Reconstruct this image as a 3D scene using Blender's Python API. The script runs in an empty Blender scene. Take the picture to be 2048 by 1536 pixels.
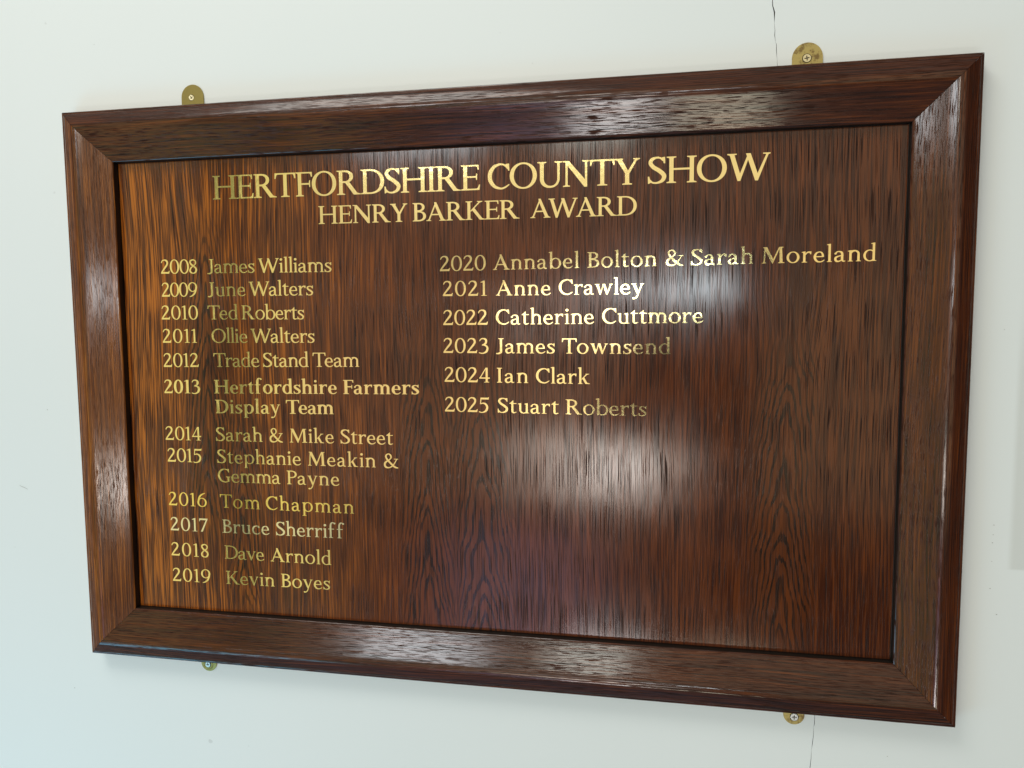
import bpy, bmesh, math, random
from mathutils import Vector, Matrix
import numpy as np

random.seed(7)
scene = bpy.context.scene
COL = scene.collection

# ------------------------------------------------------------------ camera
CZ = 1.5                                   # height of the board's centre above the floor
def P(x, y, z):                            # board axes (right, up, out of the wall) -> world
    return Vector((x, -z, y + CZ))
cam_d = bpy.data.cameras.new('camera')
cam = bpy.data.objects.new('camera', cam_d)
COL.objects.link(cam)
cam_d.sensor_width = 36.0
cam_d.lens = 28.128
cam_d.clip_start = 0.01
cam_d.clip_end = 100.0
RC = ((0.9802886, -0.00985873, 0.19732476),
      (-0.00804496, 0.99593406, 0.08972531),
      (-0.19740703, -0.08954417, 0.97622349))
rot = Matrix(((1, 0, 0), (0, 0, -1), (0, 1, 0))) @ Matrix(RC)
cam.matrix_world = Matrix.Translation(P(0.25827, 0.11053, 1.01993)) @ rot.to_4x4()
scene.camera = cam

# ------------------------------------------------------------------ colour management
vs = scene.view_settings
vs.view_transform = 'Standard'
vs.look = 'None'
vs.exposure = 0.0
vs.gamma = 1.0
vs.use_curve_mapping = False
scene.render.engine = 'CYCLES'
scene.cycles.max_bounces = 6
scene.cycles.sample_clamp_indirect = 6.0
scene.cycles.use_denoising = True

# ------------------------------------------------------------------ node helpers
class NT:
    def __init__(self, tree):
        self.t = tree; self.n = tree.nodes; self.l = tree.links
    def node(self, kind, **kw):
        nd = self.n.new(kind)
        for k, v in kw.items(): setattr(nd, k, v)
        return nd
    def put(self, sock, v):
        if isinstance(v, bpy.types.NodeSocket): self.l.new(v, sock)
        elif v is not None: sock.default_value = v
    def m(self, op, a, b=None, c=None, clamp=False):
        nd = self.node('ShaderNodeMath', operation=op, use_clamp=clamp)
        self.put(nd.inputs[0], a); self.put(nd.inputs[1], b)
        if c is not None: self.put(nd.inputs[2], c)
        return nd.outputs[0]
    def ramp(self, v, a, b, lo=0.0, hi=1.0, smooth=True):
        nd = self.node('ShaderNodeMapRange')
        nd.interpolation_type = 'SMOOTHSTEP' if smooth else 'LINEAR'
        self.put(nd.inputs[0], v)
        for i, q in enumerate((a, b, lo, hi)): self.put(nd.inputs[1 + i], q)
        return nd.outputs[0]
    def mix(self, f, a, b, mode='MIX'):
        nd = self.node('ShaderNodeMix', data_type='RGBA', blend_type=mode)
        self.put(nd.inputs[0], f)
        self.put(nd.inputs[6], (*a, 1) if isinstance(a, tuple) else a)
        self.put(nd.inputs[7], (*b, 1) if isinstance(b, tuple) else b)
        return nd.outputs[2]
    def xyz(self, x, y, z):
        nd = self.node('ShaderNodeCombineXYZ')
        for i, q in enumerate((x, y, z)): self.put(nd.inputs[i], q)
        return nd.outputs[0]
    def noise(self, vec, scale=1.0, detail=2.0, rough=0.5, dist=0.0):
        nd = self.node('ShaderNodeTexNoise')
        self.put(nd.inputs['Vector'], vec)
        nd.inputs['Scale'].default_value = scale
        nd.inputs['Detail'].default_value = detail
        nd.inputs['Roughness'].default_value = rough
        nd.inputs['Distortion'].default_value = dist
        return nd.outputs['Fac']

# ------------------------------------------------------------------ room light (world)
# the room that faces the board: pale walls, a dark door post, the person taking the
# picture; u = sideways and v = upwards slope of the direction away from the wall
world = bpy.data.worlds.new('World'); scene.world = world; world.use_nodes = True
W = NT(world.node_tree); W.n.clear()
tc = W.node('ShaderNodeTexCoord')
sep = W.node('ShaderNodeSeparateXYZ'); W.l.new(tc.outputs['Generated'], sep.inputs[0])
fwd = W.m('MAXIMUM', W.m('MULTIPLY', sep.outputs[1], -1.0), 0.04)
U_ = W.m('DIVIDE', sep.outputs[0], fwd)
V_ = W.m('DIVIDE', sep.outputs[2], fwd)
wob = W.noise(W.xyz(U_, V_, 0.0), 14.0, 2.0)
wob = W.m('SUBTRACT', wob, 0.5)
Uw = W.m('MULTIPLY_ADD', wob, 0.03, U_)
Vw = W.m('MULTIPLY_ADD', wob, 0.03, V_)
ROOM = (0.11, 0.135, 0.145)
WORLD_STRENGTH = 1.0
# (u0, u1, v0, v1, softness u, softness v, radiance)
PATCHES = [
    (-9.0, 0.3, -9.0, -0.75, 0.40, 0.30, (0.12, 0.25, 0.36)),      # floor, daylit
    (-9.0, -1.50, -9.0, 9.0, 0.30, 0.30, (0.32, 0.35, 0.36)),      # side wall on the left
    (-9.0, 0.8, 0.60, 9.0, 0.40, 0.15, (0.46, 0.47, 0.42)),        # ceiling
    (1.00, 9.0, -9.0, 9.0, 0.40, 0.30, (0.04, 0.045, 0.05)),      # dim side on the right
    (-0.95, -0.44, -0.85, 0.50, 0.12, 0.12, (0.84, 0.76, 0.43)),   # wall far to the left
    (-0.46, 0.60, 0.085, 0.55, 0.10, 0.035, (0.86, 0.74, 0.54)),   # upper wall opposite
    (-0.50, 0.02, -0.24, 0.06, 0.10, 0.05, (0.84, 0.68, 0.48)),    # lit wall between the windows
    (-0.24, -0.07, -0.16, 0.03, 0.05, 0.04, (1.25, 1.02, 0.74)),
    (0.105, 0.60, -0.26, 0.09, 0.04, 0.06, (1.00, 0.78, 0.50)),     # wall to the right
    (-0.30, -0.10, -0.60, -0.28, 0.07, 0.05, (1.00, 0.93, 1.40)),  # floor and bluish light on it
    (-0.06, 0.60, -0.42, -0.26, 0.05, 0.04, (0.06, 0.05, 0.04)),   # dark furniture low on the right
    (-0.055, 0.09, -0.165, -0.030, 0.012, 0.012, (0.03, 0.025, 0.02)),  # person taking the picture
    (-0.118, 0.00, -0.150, -0.100, 0.010, 0.010, (0.03, 0.025, 0.02)),
    (0.034, 0.11, -0.06, 0.078, 0.010, 0.012, (0.06, 0.06, 0.035)),
    (-0.626, -0.562, -0.9, 0.5, 0.008, 0.05, (0.20, 0.21, 0.11)), # door post
]
import math as _m
def _w(x0, x1, z0, z1, L, color, dist=6.0):
    # a window or sunlit floor patch across the room: edges in metres from the board's centre
    a = (x1 - x0) * (z1 - z0)
    pos = ((x0 + x1) / 2, -dist, (z0 + z1) / 2 + 1.5)
    return ('window_or_fill_lamp', pos, (pos[0], 0, pos[2]), x1 - x0, z1 - z0, L * _m.pi * a, color)
LAMPS = [
    _w(0.16, 0.72, 0.21, 0.41, 14.0, (0.82, 0.95, 1.0), 6.0),
    _w(-0.28, 0.78, 0.19, 0.42, 7.5, (0.84, 0.95, 1.0), 6.02),
    _w(-0.80, 0.80, 0.17, 0.44, 1.8, (0.88, 0.96, 1.0), 6.03),
    _w(-1.30, -0.02, -0.16, 0.32, 1.5, (0.95, 0.97, 1.0), 6.04),
    _w(-0.50, 0.05, -1.42, -1.20, 13.0, (1.0, 0.95, 0.90), 6.0),
    _w(-0.85, 0.10, -1.54, -1.04, 6.0, (1.0, 0.93, 0.84), 6.02),
    _w(-1.30, -0.30, -1.36, -0.96, 2.6, (1.0, 0.93, 0.84), 6.03),
    _w(-0.15, 0.52, -1.34, -1.14, 4.0, (1.0, 0.93, 0.84), 6.03),
    _w(-1.30, 0.40, -1.66, -0.98, 1.6, (1.0, 0.92, 0.82), 6.04),
    _w(-0.66, 0.04, -3.42, -2.92, 21.0, (1.0, 0.98, 0.95), 6.0),  # lamp standing in for sunlit floor, added for the top rail's highlight
    _w(0.22, 1.10, -3.40, -2.98, 10.0, (1.0, 0.92, 0.70), 6.0),  # second, yellower stand-in for sunlit floor, added for the top rail
    _w(-2.6, -1.45, 1.55, 2.15, 13.0, (0.88, 0.95, 1.0), 6.0),
    _w(-0.82, -0.12, 1.55, 2.10, 10.0, (0.95, 1.0, 0.92), 6.0),
    ('window_or_fill_lamp', (-0.9, -1.6, 3.8), (0.0, 0, 1.9), 1.4, 1.0, 31.0, (1.0, 0.985, 0.92)),  # added unseen fill from above, brightens the wall and wood
    ('window_or_fill_lamp', (-1.5, -1.2, 0.10), (-0.6, 0, 1.0), 1.2, 0.5, 8.5, (0.22, 0.70, 1.0)),  # added bluish fill standing in for bounce off the floor
]

colr = W.mix(0.0, ROOM, ROOM)
for (u0, u1, v0, v1, su, sv, c) in PATCHES:
    k = None
    for s, a, w in ((Uw, u0, su), (Uw, u1, -su), (Vw, v0, sv), (Vw, v1, -sv)):
        e = W.ramp(s, a - w, a + w)
        k = e if k is None else W.m('MULTIPLY', k, e)
    colr = W.mix(k, colr, c)
bg = W.node('ShaderNodeBackground'); W.l.new(colr, bg.inputs[0]); bg.inputs[1].default_value = WORLD_STRENGTH
wo = W.node('ShaderNodeOutputWorld'); W.l.new(bg.outputs[0], wo.inputs[0])

# ------------------------------------------------------------------ lamps: windows of the room and added fills
def window_or_fill_lamp(name, pos, target, sx, sy, power, color):
    d = bpy.data.lights.new(name, 'AREA')
    d.shape = 'RECTANGLE'; d.size = sx; d.size_y = sy; d.energy = power; d.color = color
    o = bpy.data.objects.new(name, d); COL.objects.link(o)
    o.location = pos
    o.rotation_euler = (Vector(target) - Vector(pos)).to_track_quat('-Z', 'Y').to_euler()
    return o
for a in LAMPS: window_or_fill_lamp(*a)

# ------------------------------------------------------------------ materials
def new_mat(name):
    mt = bpy.data.materials.new(name); mt.use_nodes = True
    T = NT(mt.node_tree); T.n.clear()
    b = T.node('ShaderNodeBsdfPrincipled'); o = T.node('ShaderNodeOutputMaterial')
    T.l.new(b.outputs[0], o.inputs[0])
    return mt, T, b
def bump(T, b, h, strength, dist):
    n = T.node('ShaderNodeBump'); T.put(n.inputs['Height'], h)
    n.inputs['Strength'].default_value = strength; n.inputs['Distance'].default_value = dist
    T.l.new(n.outputs[0], b.inputs['Normal'])

def oak(name, along, seed, flames=(), dark=(0.037, 0.0105, 0.0036), mid=(0.108, 0.0260, 0.0056), lite=(0.43, 0.122, 0.0115),
        bias=0.0, pore_mix=0.85, pore_len=15.0, pore_w=1400.0, pore_den=0.60, pore_depth=0.6, rough=0.12, grain=400.0, glen=9.0, shift=None, lite2=None, dark2=None, fade=None, flame_ground=(0.130, 0.032, 0.0062), bumpk=0.5):
    """varnished oak; grain runs along local axis `along` ('X' or 'Z')"""
    mt, T, b = new_mat(name)
    tcn = T.node('ShaderNodeTexCoord')
    s = T.node('ShaderNodeSeparateXYZ'); T.l.new(tcn.outputs['Object'], s.inputs[0])
    L, A = (s.outputs[0], s.outputs[2]) if along == 'X' else (s.outputs[2], s.outputs[0])
    D = s.outputs[1]
    A2 = T.m('ADD', A, T.m('MULTIPLY', D, 0.6))
    # slow wander of the grain
    wv = T.noise(T.xyz(T.m('MULTIPLY', A2, 5.0), T.m('MULTIPLY', L, 1.6), seed), 1.0, 2.0)
    A3 = T.m('MULTIPLY_ADD', T.m('SUBTRACT', wv, 0.5), 0.032, A2)
    fl = fm = None
    for (ac, lc, wid, k, amp) in flames:
        q = T.m('DIVIDE', T.m('SUBTRACT', A3, ac), wid)
        qa = T.m('POWER', T.m('ABSOLUTE', q), 1.35)
        mask = T.m('MULTIPLY', T.ramp(qa, 0.7, 1.9, 1.0, 0.0), T.ramp(T.m('ABSOLUTE', T.m('SUBTRACT', L, lc)), amp * 0.5, amp, 1.0, 0.0))
        jag = T.noise(T.xyz(T.m('MULTIPLY', A, 330.0), T.m('MULTIPLY', L, 16.0), seed + 3.0), 1.0, 1.0)
        jg2 = T.noise(T.xyz(T.m('MULTIPLY', A, 26.0), T.m('MULTIPLY', L, 13.0), seed + ac * 40.0), 1.0, 1.0)
        F = T.m('ADD', T.m('ADD', L, T.m('MULTIPLY', qa, k)), T.m('ADD', T.m('MULTIPLY', jag, 0.030), T.m('MULTIPLY', jg2, 0.15)))
        ring = T.m('SINE', T.m('MULTIPLY', F, 128.0))
        ring = T.m('MULTIPLY', T.ramp(ring, 0.10, 0.75), mask)
        fm = mask if fm is None else T.m('MAXIMUM', fm, mask)
        fl = ring if fl is None else T.m('MAXIMUM', fl, ring)
        # the lines lean outward round a flame
        A3 = T.m('ADD', A3, T.m('MULTIPLY', T.m('MULTIPLY', mask, q), T.m('MULTIPLY', T.m('SUBTRACT', L, lc), 0.05)))
    n1 = T.noise(T.xyz(T.m('MULTIPLY', A3, grain), T.m('MULTIPLY', L, glen), seed), 1.0, 2.0, 0.55)
    n2 = T.noise(T.xyz(T.m('MULTIPLY', A3, 70.0), T.m('MULTIPLY', L, 3.0), seed + 9.0), 1.0, 2.0, 0.5)
    n3 = T.noise(T.xyz(T.m('MULTIPLY', A2, 9.0), T.m('MULTIPLY', L, 4.0), seed + 17.0), 1.0, 3.0, 0.6)
    g = T.m('ADD', T.m('MULTIPLY', n1, 0.80), T.m('MULTIPLY', n2, 0.20))
    g = T.m('ADD', g, T.m('MULTIPLY_ADD', T.m('SUBTRACT', n3, 0.5), 0.22, bias))
    if shift:
        g = T.m('ADD', g, T.ramp(A2, *shift, smooth=False))
    if dark2:
        dark = T.mix(T.ramp(A2, *fade), dark, dark2)
    c = T.mix(T.ramp(g, 0.36, 0.50), dark, mid)
    if lite2:
        lite = T.mix(T.ramp(A2, *fade), lite, lite2)
    c = T.mix(T.ramp(g, 0.51, 0.66), c, lite)
    if fm is not None:
        c = T.mix(T.m('MULTIPLY', fm, 0.55), c, flame_ground)
    # open pores: short dark dashes
    p1 = T.noise(T.xyz(T.m('MULTIPLY', A3, pore_w), T.m('MULTIPLY', L, pore_len), seed + 31.0), 1.0, 1.0, 0.4)
    p2 = T.noise(T.xyz(T.m('MULTIPLY', A3, 60.0), T.m('MULTIPLY', L, 9.0), seed + 41.0), 1.0, 2.0)
    pd = T.m('ADD', p1, T.m('MULTIPLY', T.m('SUBTRACT', p2, 0.5), 0.22))
    pore = T.ramp(pd, pore_den - 0.035, pore_den + 0.035)
    c = T.mix(T.m('MULTIPLY', pore, pore_mix), c, (0.010, 0.0045, 0.003))
    if fl is not None:
        spk = T.noise(T.xyz(T.m('MULTIPLY', A, 620.0), T.m('MULTIPLY', L, 18.0), seed + 51.0), 1.0, 2.0)
        c = T.mix(T.m('MULTIPLY', fl, T.ramp(spk, 0.32, 0.58, 0.45, 1.0)), c, (0.017, 0.0075, 0.0045))
    T.l.new(c, b.inputs['Base Color'])
    fine = T.noise(T.xyz(T.m('MULTIPLY', A3, 420.0), T.m('MULTIPLY', L, 30.0), seed + 61.0), 1.0, 2.0)
    ripple = T.noise(T.xyz(T.m('MULTIPLY', A2, 34.0), T.m('MULTIPLY', L, 30.0), seed + 71.0), 1.0, 2.0)
    hgt = T.m('SUBTRACT', T.m('ADD', T.m('MULTIPLY', fine, 0.14), T.m('MULTIPLY', ripple, 0.22)), T.m('MULTIPLY', pore, pore_depth))
    bump(T, b, hgt, bumpk, 0.00013)
    T.l.new(T.ramp(pore, 0.0, 1.0, 0.5, 0.12, smooth=False), b.inputs['Specular IOR Level'])
    rr = T.noise(T.xyz(T.m('MULTIPLY', A2, 12.0), T.m('MULTIPLY', L, 9.0), seed + 81.0), 1.0, 4.0)
    T.l.new(T.m('ADD', T.m('MULTIPLY', rr, 0.10), T.m('MULTIPLY_ADD', pore, 0.35, rough - 0.05)), b.inputs['Roughness'])
    b.inputs['IOR'].default_value = 1.5
    return mt

# panel oak is warmer and lighter towards its left side
M_PANEL = oak('panel_oak', 'Z', 2.0, shift=(-0.52, 0.45, 0.06, -0.075),
              lite2=(0.165, 0.038, 0.0060), dark2=(0.044, 0.0100, 0.0034), fade=(-0.44, 0.0),
              flames=((-0.057, -0.15, 0.030, 0.17, 0.27), (0.019, -0.17, 0.034, 0.19, 0.27), (0.411, -0.13, 0.032, 0.20, 0.27), (-0.388, -0.00, 0.030, 0.20, 0.30), (-0.338, -0.17, 0.024, 0.16, 0.20)))
FR = dict(bumpk=0.36, pore_mix=0.45, pore_w=1900.0, pore_depth=0.6, rough=0.125, grain=700.0, glen=9.0)
M_RAIL = oak('rail_oak', 'X', 5.3, dark=(0.024, 0.0072, 0.0034), mid=(0.058, 0.0145, 0.0050), lite=(0.125, 0.031, 0.0065), pore_len=48.0, pore_den=0.585, **FR)
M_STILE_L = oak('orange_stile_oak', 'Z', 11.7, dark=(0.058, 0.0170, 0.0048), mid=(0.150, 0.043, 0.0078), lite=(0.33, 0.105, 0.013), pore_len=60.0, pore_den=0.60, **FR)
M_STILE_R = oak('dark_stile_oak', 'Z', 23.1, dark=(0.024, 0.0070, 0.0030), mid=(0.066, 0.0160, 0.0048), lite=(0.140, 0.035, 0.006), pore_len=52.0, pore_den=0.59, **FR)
M_QUIRK, T, b = new_mat('dark_rebate')
b.inputs['Base Color'].default_value = (0.009, 0.006, 0.004, 1); b.inputs['Roughness'].default_value = 0.5

def foil(name, color, rough=0.085):
    mt, T, b = new_mat(name)
    tcn = T.node('ShaderNodeTexCoord')
    s = T.node('ShaderNodeSeparateXYZ'); T.l.new(tcn.outputs['Object'], s.inputs[0])
    X, Z = s.outputs[0], s.outputs[2]
    b.inputs['Metallic'].default_value = 1.0
    worn = T.noise(T.xyz(T.m('MULTIPLY', X, 900.0), T.m('MULTIPLY', Z, 160.0), 3.0), 1.0, 2.0)
    c = T.mix(T.ramp(worn, 0.66, 0.78, 0.0, 0.7), color, tuple(q * 0.45 for q in color))
    T.l.new(c, b.inputs['Base Color'])
    a1 = T.noise(T.xyz(T.m('MULTIPLY', X, 420.0), T.m('MULTIPLY', Z, 30.0), 63.0), 1.0, 2.0)
    a2 = T.noise(T.xyz(T.m('MULTIPLY', X, 75.0), T.m('MULTIPLY', Z, 75.0), 12.0), 1.0, 2.0)
    bump(T, b, T.m('ADD', T.m('MULTIPLY', a1, 0.10), T.m('MULTIPLY', a2, 0.55)), 0.5, 0.00035)
    b.inputs['Roughness'].default_value = rough
    return mt
M_GOLD = foil('gold_foil', (0.98, 0.84, 0.42))
M_GOLD_Y = foil('yellow_gold_foil', (0.98, 0.80, 0.30))
M_GOLD_S = foil('pale_silver_gold_foil', (0.90, 0.87, 0.70))

M_BRASS, T, b = new_mat('tarnished_brass')
tcn = T.node('ShaderNodeTexCoord')
nn = T.noise(tcn.outputs['Object'], 130.0, 4.0, 0.65)
n2 = T.noise(tcn.outputs['Object'], 420.0, 3.0, 0.6)
T.l.new(T.mix(T.ramp(nn, 0.47, 0.62, 0.0, 0.85), (0.42, 0.34, 0.13), (0.16, 0.105, 0.045)), b.inputs['Base Color'])
b.inputs['Metallic'].default_value = 0.85
T.l.new(T.ramp(n2, 0.3, 0.7, 0.30, 0.50), b.inputs['Roughness'])
bump(T, b, n2, 0.3, 0.0002)
M_BRASS_CLEAN, T, b = new_mat('clean_brass')
tcn = T.node('ShaderNodeTexCoord')
n2 = T.noise(tcn.outputs['Object'], 300.0, 3.0, 0.6)
T.l.new(T.mix(n2, (0.33, 0.27, 0.09), (0.25, 0.20, 0.07)), b.inputs['Base Color'])
b.inputs['Metallic'].default_value = 0.85; b.inputs['Roughness'].default_value = 0.38
bump(T, b, n2, 0.25, 0.0002)
def metal(name, c, r):
    mt, T, b = new_mat(name)
    b.inputs['Base Color'].default_value = (*c, 1); b.inputs['Metallic'].default_value = 1.0
    tcn = T.node('ShaderNodeTexCoord')
    T.l.new(T.ramp(T.noise(tcn.outputs['Object'], 700.0, 3.0), 0.3, 0.7, r - 0.08, r + 0.1), b.inputs['Roughness'])
    return mt
M_SCREW_BRASS = metal('brass_screw', (0.66, 0.59, 0.38), 0.36)
M_SCREW_ZINC = metal('zinc_screw', (0.62, 0.64, 0.64), 0.34)
M_DARK, T, b = new_mat('screw_recess'); b.inputs['Base Color'].default_value = (0.02, 0.017, 0.01, 1); b.inputs['Roughness'].default_value = 0.6

M_WALL, T, b = new_mat('wall_paint')
tcn = T.node('ShaderNodeTexCoord')
s = T.node('ShaderNodeSeparateXYZ'); T.l.new(tcn.outputs['Object'], s.inputs[0])
w1 = T.noise(tcn.outputs['Object'], 2.2, 3.0, 0.5)
c = T.mix(w1, (0.785, 0.838, 0.840), (0.825, 0.866, 0.868))
# a soft shadow beside the board, painted into the wall colour
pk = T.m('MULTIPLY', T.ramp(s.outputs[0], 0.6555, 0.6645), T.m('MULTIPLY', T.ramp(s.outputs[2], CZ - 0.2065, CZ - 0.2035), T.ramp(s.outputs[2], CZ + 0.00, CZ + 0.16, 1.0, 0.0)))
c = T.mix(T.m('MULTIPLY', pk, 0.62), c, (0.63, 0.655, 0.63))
w2 = T.noise(tcn.outputs['Object'], 900.0, 2.0, 0.5)
c = T.mix(T.ramp(T.noise(tcn.outputs['Object'], 46.0, 1.0), 0.80, 0.83, 0.0, 0.35), c, (0.45, 0.46, 0.45))
T.l.new(c, b.inputs['Base Color'])
b.inputs['Roughness'].default_value = 0.55
w3 = T.noise(tcn.outputs['Object'], 60.0, 4.0, 0.6)
bump(T, b, T.m('ADD', T.m('MULTIPLY', w2, 0.3), w3), 0.12, 0.0008)
M_CRACK, T, b = new_mat('crack_plaster'); b.inputs['Base Color'].default_value = (0.10, 0.105, 0.10, 1); b.inputs['Roughness'].default_value = 0.9
M_SCUFF, T, b = new_mat('scuff_grey'); b.inputs['Base Color'].default_value = (0.40, 0.41, 0.40, 1); b.inputs['Roughness'].default_value = 0.8

# ------------------------------------------------------------------ object helpers
def empty(name, loc, label=None, cat=None, group=None):
    o = bpy.data.objects.new(name, None); COL.objects.link(o)
    o.empty_display_size = 0.05; o.location = loc
    if label: o['label'] = label
    if cat: o['category'] = cat
    if group: o['group'] = group
    return o
def link_mesh(name, me, mats, parent=None):
    for m_ in (mats if isinstance(mats, (list, tuple)) else [mats]): me.materials.append(m_)
    o = bpy.data.objects.new(name, me); COL.objects.link(o)
    if parent is not None: o.parent = parent
    return o
def mesh(name, verts, faces, mats, parent=None, smooth=None, idx=None):
    me = bpy.data.meshes.new(name)
    me.from_pydata([tuple(v) for v in verts], [], faces)
    if idx: me.polygons.foreach_set('material_index', idx)
    bm = bmesh.new(); bm.from_mesh(me); bmesh.ops.recalc_face_normals(bm, faces=bm.faces); bm.to_mesh(me); bm.free()
    if smooth is not None:
        me.shade_smooth(); me.set_sharp_from_angle(angle=math.radians(smooth))
    me.update()
    return link_mesh(name, me, mats, parent)
def B(x, y, z): return (x, -z, y)          # board axes -> local axes of the board

# ------------------------------------------------------------------ the wall, split by its crack
ZW = -0.025
crack = [(0.352, 1.6), (0.360, 1.0), (0.3665, 0.62), (0.3690, 0.500), (0.3712, 0.4825), (0.3716, 0.4755), (0.3729, 0.4715), (0.3738, 0.4677), (0.3739, 0.4560),
         (0.3748, 0.4473), (0.3746, 0.4410), (0.3757, 0.4330), (0.3768, 0.4308), (0.3770, 0.4240), (0.3779, 0.4130), (0.3786, 0.4031), (0.385, 0.25), (0.395, 0.10),
         (0.408, -0.08), (0.420, -0.25), (0.437, -0.36), (0.4414, -0.4117), (0.4414, -0.4211), (0.4404, -0.4262), (0.4405, -0.4367), (0.4396, -0.4470), (0.4386, -0.4572), (0.4383, -0.4690), (0.4373, -0.4818),
         (0.4360, -0.56), (0.430, -0.80), (0.426, -1.2), (0.423, -CZ)]
XL, XR, YT, YB = -2.6, 2.6, 1.5, -CZ
crack[0] = (0.352, YT)
vw, fw, iw = [], [], []
n = len(crack)
for k, (x, y) in enumerate(crack):
    hw = 0.00022 + 0.00016 * math.sin(k * 2.1) + (0.0004 if 0.462 < y < 0.476 else 0.0)
    for q in ((XL, y, ZW), (x - hw, y, ZW), (x, y, ZW - 0.006), (x + hw, y, ZW), (XR, y, ZW)):
        vw.append(P(*q))
for k in range(n - 1):
    for j in range(4):
        a = k * 5 + j
        fw.append((a, a + 1, a + 6, a + 5)); iw.append(1 if j in (1, 2) else 0)
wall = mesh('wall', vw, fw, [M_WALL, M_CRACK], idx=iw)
wall['kind'] = 'structure'
def scuff(pts, w):
    v, f = [], []
    for i, (x, y) in enumerate(pts):
        ww = w * (0.4 + 0.6 * math.sin(math.pi * (i + 0.5) / len(pts)))
        v += [P(x, y + ww, ZW + 0.0002), P(x, y - ww, ZW + 0.0002)]
    for i in range(len(pts) - 1): f.append((2 * i, 2 * i + 1, 2 * i + 3, 2 * i + 2))
    o = mesh('scuff_mark', v, f, M_SCUFF)
    o.parent = wall
scuff([(-0.732, -0.1505), (-0.728, -0.1525), (-0.723, -0.154), (-0.7175, -0.1565)], 0.0004)
def fleck(x, y, r):
    scuff([(x - r, y), (x - r * 0.3, y + r * 0.2), (x + r * 0.4, y - r * 0.1), (x + r, y)], r * 0.7)
for x, y, r in ((-0.674, -0.032, 0.0008), (-0.655, -0.470, 0.0008), (0.6405, -0.151, 0.0007), (0.6402, -0.163, 0.0006), (0.6398, -0.173, 0.0007), (0.640, -0.196, 0.0005), (0.6395, -0.230, 0.0007),
                (0.642, 0.085, 0.0005), (0.648, -0.262, 0.0008), (-0.56, 0.497, 0.0006), (0.53, -0.456, 0.0006)):
    fleck(x, y, r)

# ------------------------------------------------------------------ the honours board
board = empty('honours_board', (0, 0, CZ),
              'dark varnished oak honours board lettered in gold, hung on the white wall', 'honours board')
BW, BH, FB = 1.2, 0.7973, 0.0705
prof = [(0.0, ZW + 0.0006), (0.0, -0.0026), (0.0003, -0.0014), (0.0009, -0.0006), (0.0020, -0.0003), (0.0033, -0.0002), (0.0038, 0.0004), (0.0046, 0.0010)]
def bez(a, c, b, t): return tuple((1 - t) ** 2 * a[q] + 2 * t * (1 - t) * c[q] + t * t * b[q] for q in (0, 1))
RA, RP, RB = (0.0150, 0.00512), (0.0222, 0.0080), (0.0300, 0.00487)          # soft ridge between the outer and the inner slope
prof += [(0.0080, 0.00235), (0.0115, 0.00374)]
prof += [bez(RA, RP, RB, q / 9) for q in range(10)]
for t in (0.2, 0.4, 0.6, 0.8): prof.append((RB[0] + (0.0674 - RB[0]) * t, RB[1] + (-0.0102 - RB[1]) * t - 0.0003 * math.sin(math.pi * t)))
prof += [(0.0674, -0.0102), (0.0687, -0.0107), (0.0698, -0.0113), (0.0704, -0.0120), (0.0705, -0.0125)]
ndrop = len(prof)
prof += [(0.0705, -0.0242)]
def rail(name, side, mat):
    v, f, ix = [], [], []
    g = 0.00025
    N = 9
    for (d, z) in prof:
        for q in range(N):
            s = q / (N - 1) * 2 - 1
            if side in 'tb':
                hl = BW / 2 - d - g
                v.append(B(s * hl, (BH / 2 - d) * (1 if side == 't' else -1), z))
            else:
                hl = BH / 2 - d - g
                v.append(B((BW / 2 - d) * (1 if side == 'r' else -1), s * hl, z))
    for k in range(len(prof) - 1):
        for q in range(N - 1):
            a = k * N + q
            f.append((a, a + 1, a + N + 1, a + N)); ix.append(1 if k == ndrop - 1 else 0)
    me_o = mesh(name, v, f, [mat, M_QUIRK], board, smooth=28, idx=ix)
    # outward-facing normals
    me = me_o.data
    tot = sum((p.normal.y * p.area for p in me.polygons))
    if tot > 0: me.flip_normals()
    return me_o
rail('frame_rail', 't', M_RAIL); rail('frame_rail', 'b', M_RAIL)
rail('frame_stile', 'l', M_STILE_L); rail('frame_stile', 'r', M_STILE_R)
# backing strip behind the mitres so no light leaks through the joints
ZP = -0.0220
def box(x0, x1, y0, y1, z0, z1, bev, name, mat, parent):
    bm = bmesh.new()
    bmesh.ops.create_cube(bm, size=1.0)
    for vv in bm.verts:
        vv.co = Vector(B((x0 + x1) / 2 + vv.co.x * (x1 - x0), (y0 + y1) / 2 + vv.co.y * (y1 - y0), (z0 + z1) / 2 + vv.co.z * (z1 - z0)))
    bmesh.ops.bevel(bm, geom=bm.edges[:], offset=bev, segments=2, affect='EDGES', profile=0.6)
    bmesh.ops.recalc_face_normals(bm, faces=bm.faces)
    me = bpy.data.meshes.new(name); bm.to_mesh(me); bm.free()
    return link_mesh(name, me, mat, parent)
ox, oy = BW / 2 - FB, BH / 2 - FB
panel = box(-ox + 0.0006, ox - 0.0010, -oy + 0.0006, oy - 0.0006, ZP - 0.0016, ZP, 0.0007, 'panel', M_PANEL, board)
box(-BW / 2 + 0.004, BW / 2 - 0.004, -BH / 2 + 0.004, BH / 2 - 0.004, ZW + 0.0004, ZP - 0.0018, 0.0002, 'back_board', M_QUIRK, board)

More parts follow.
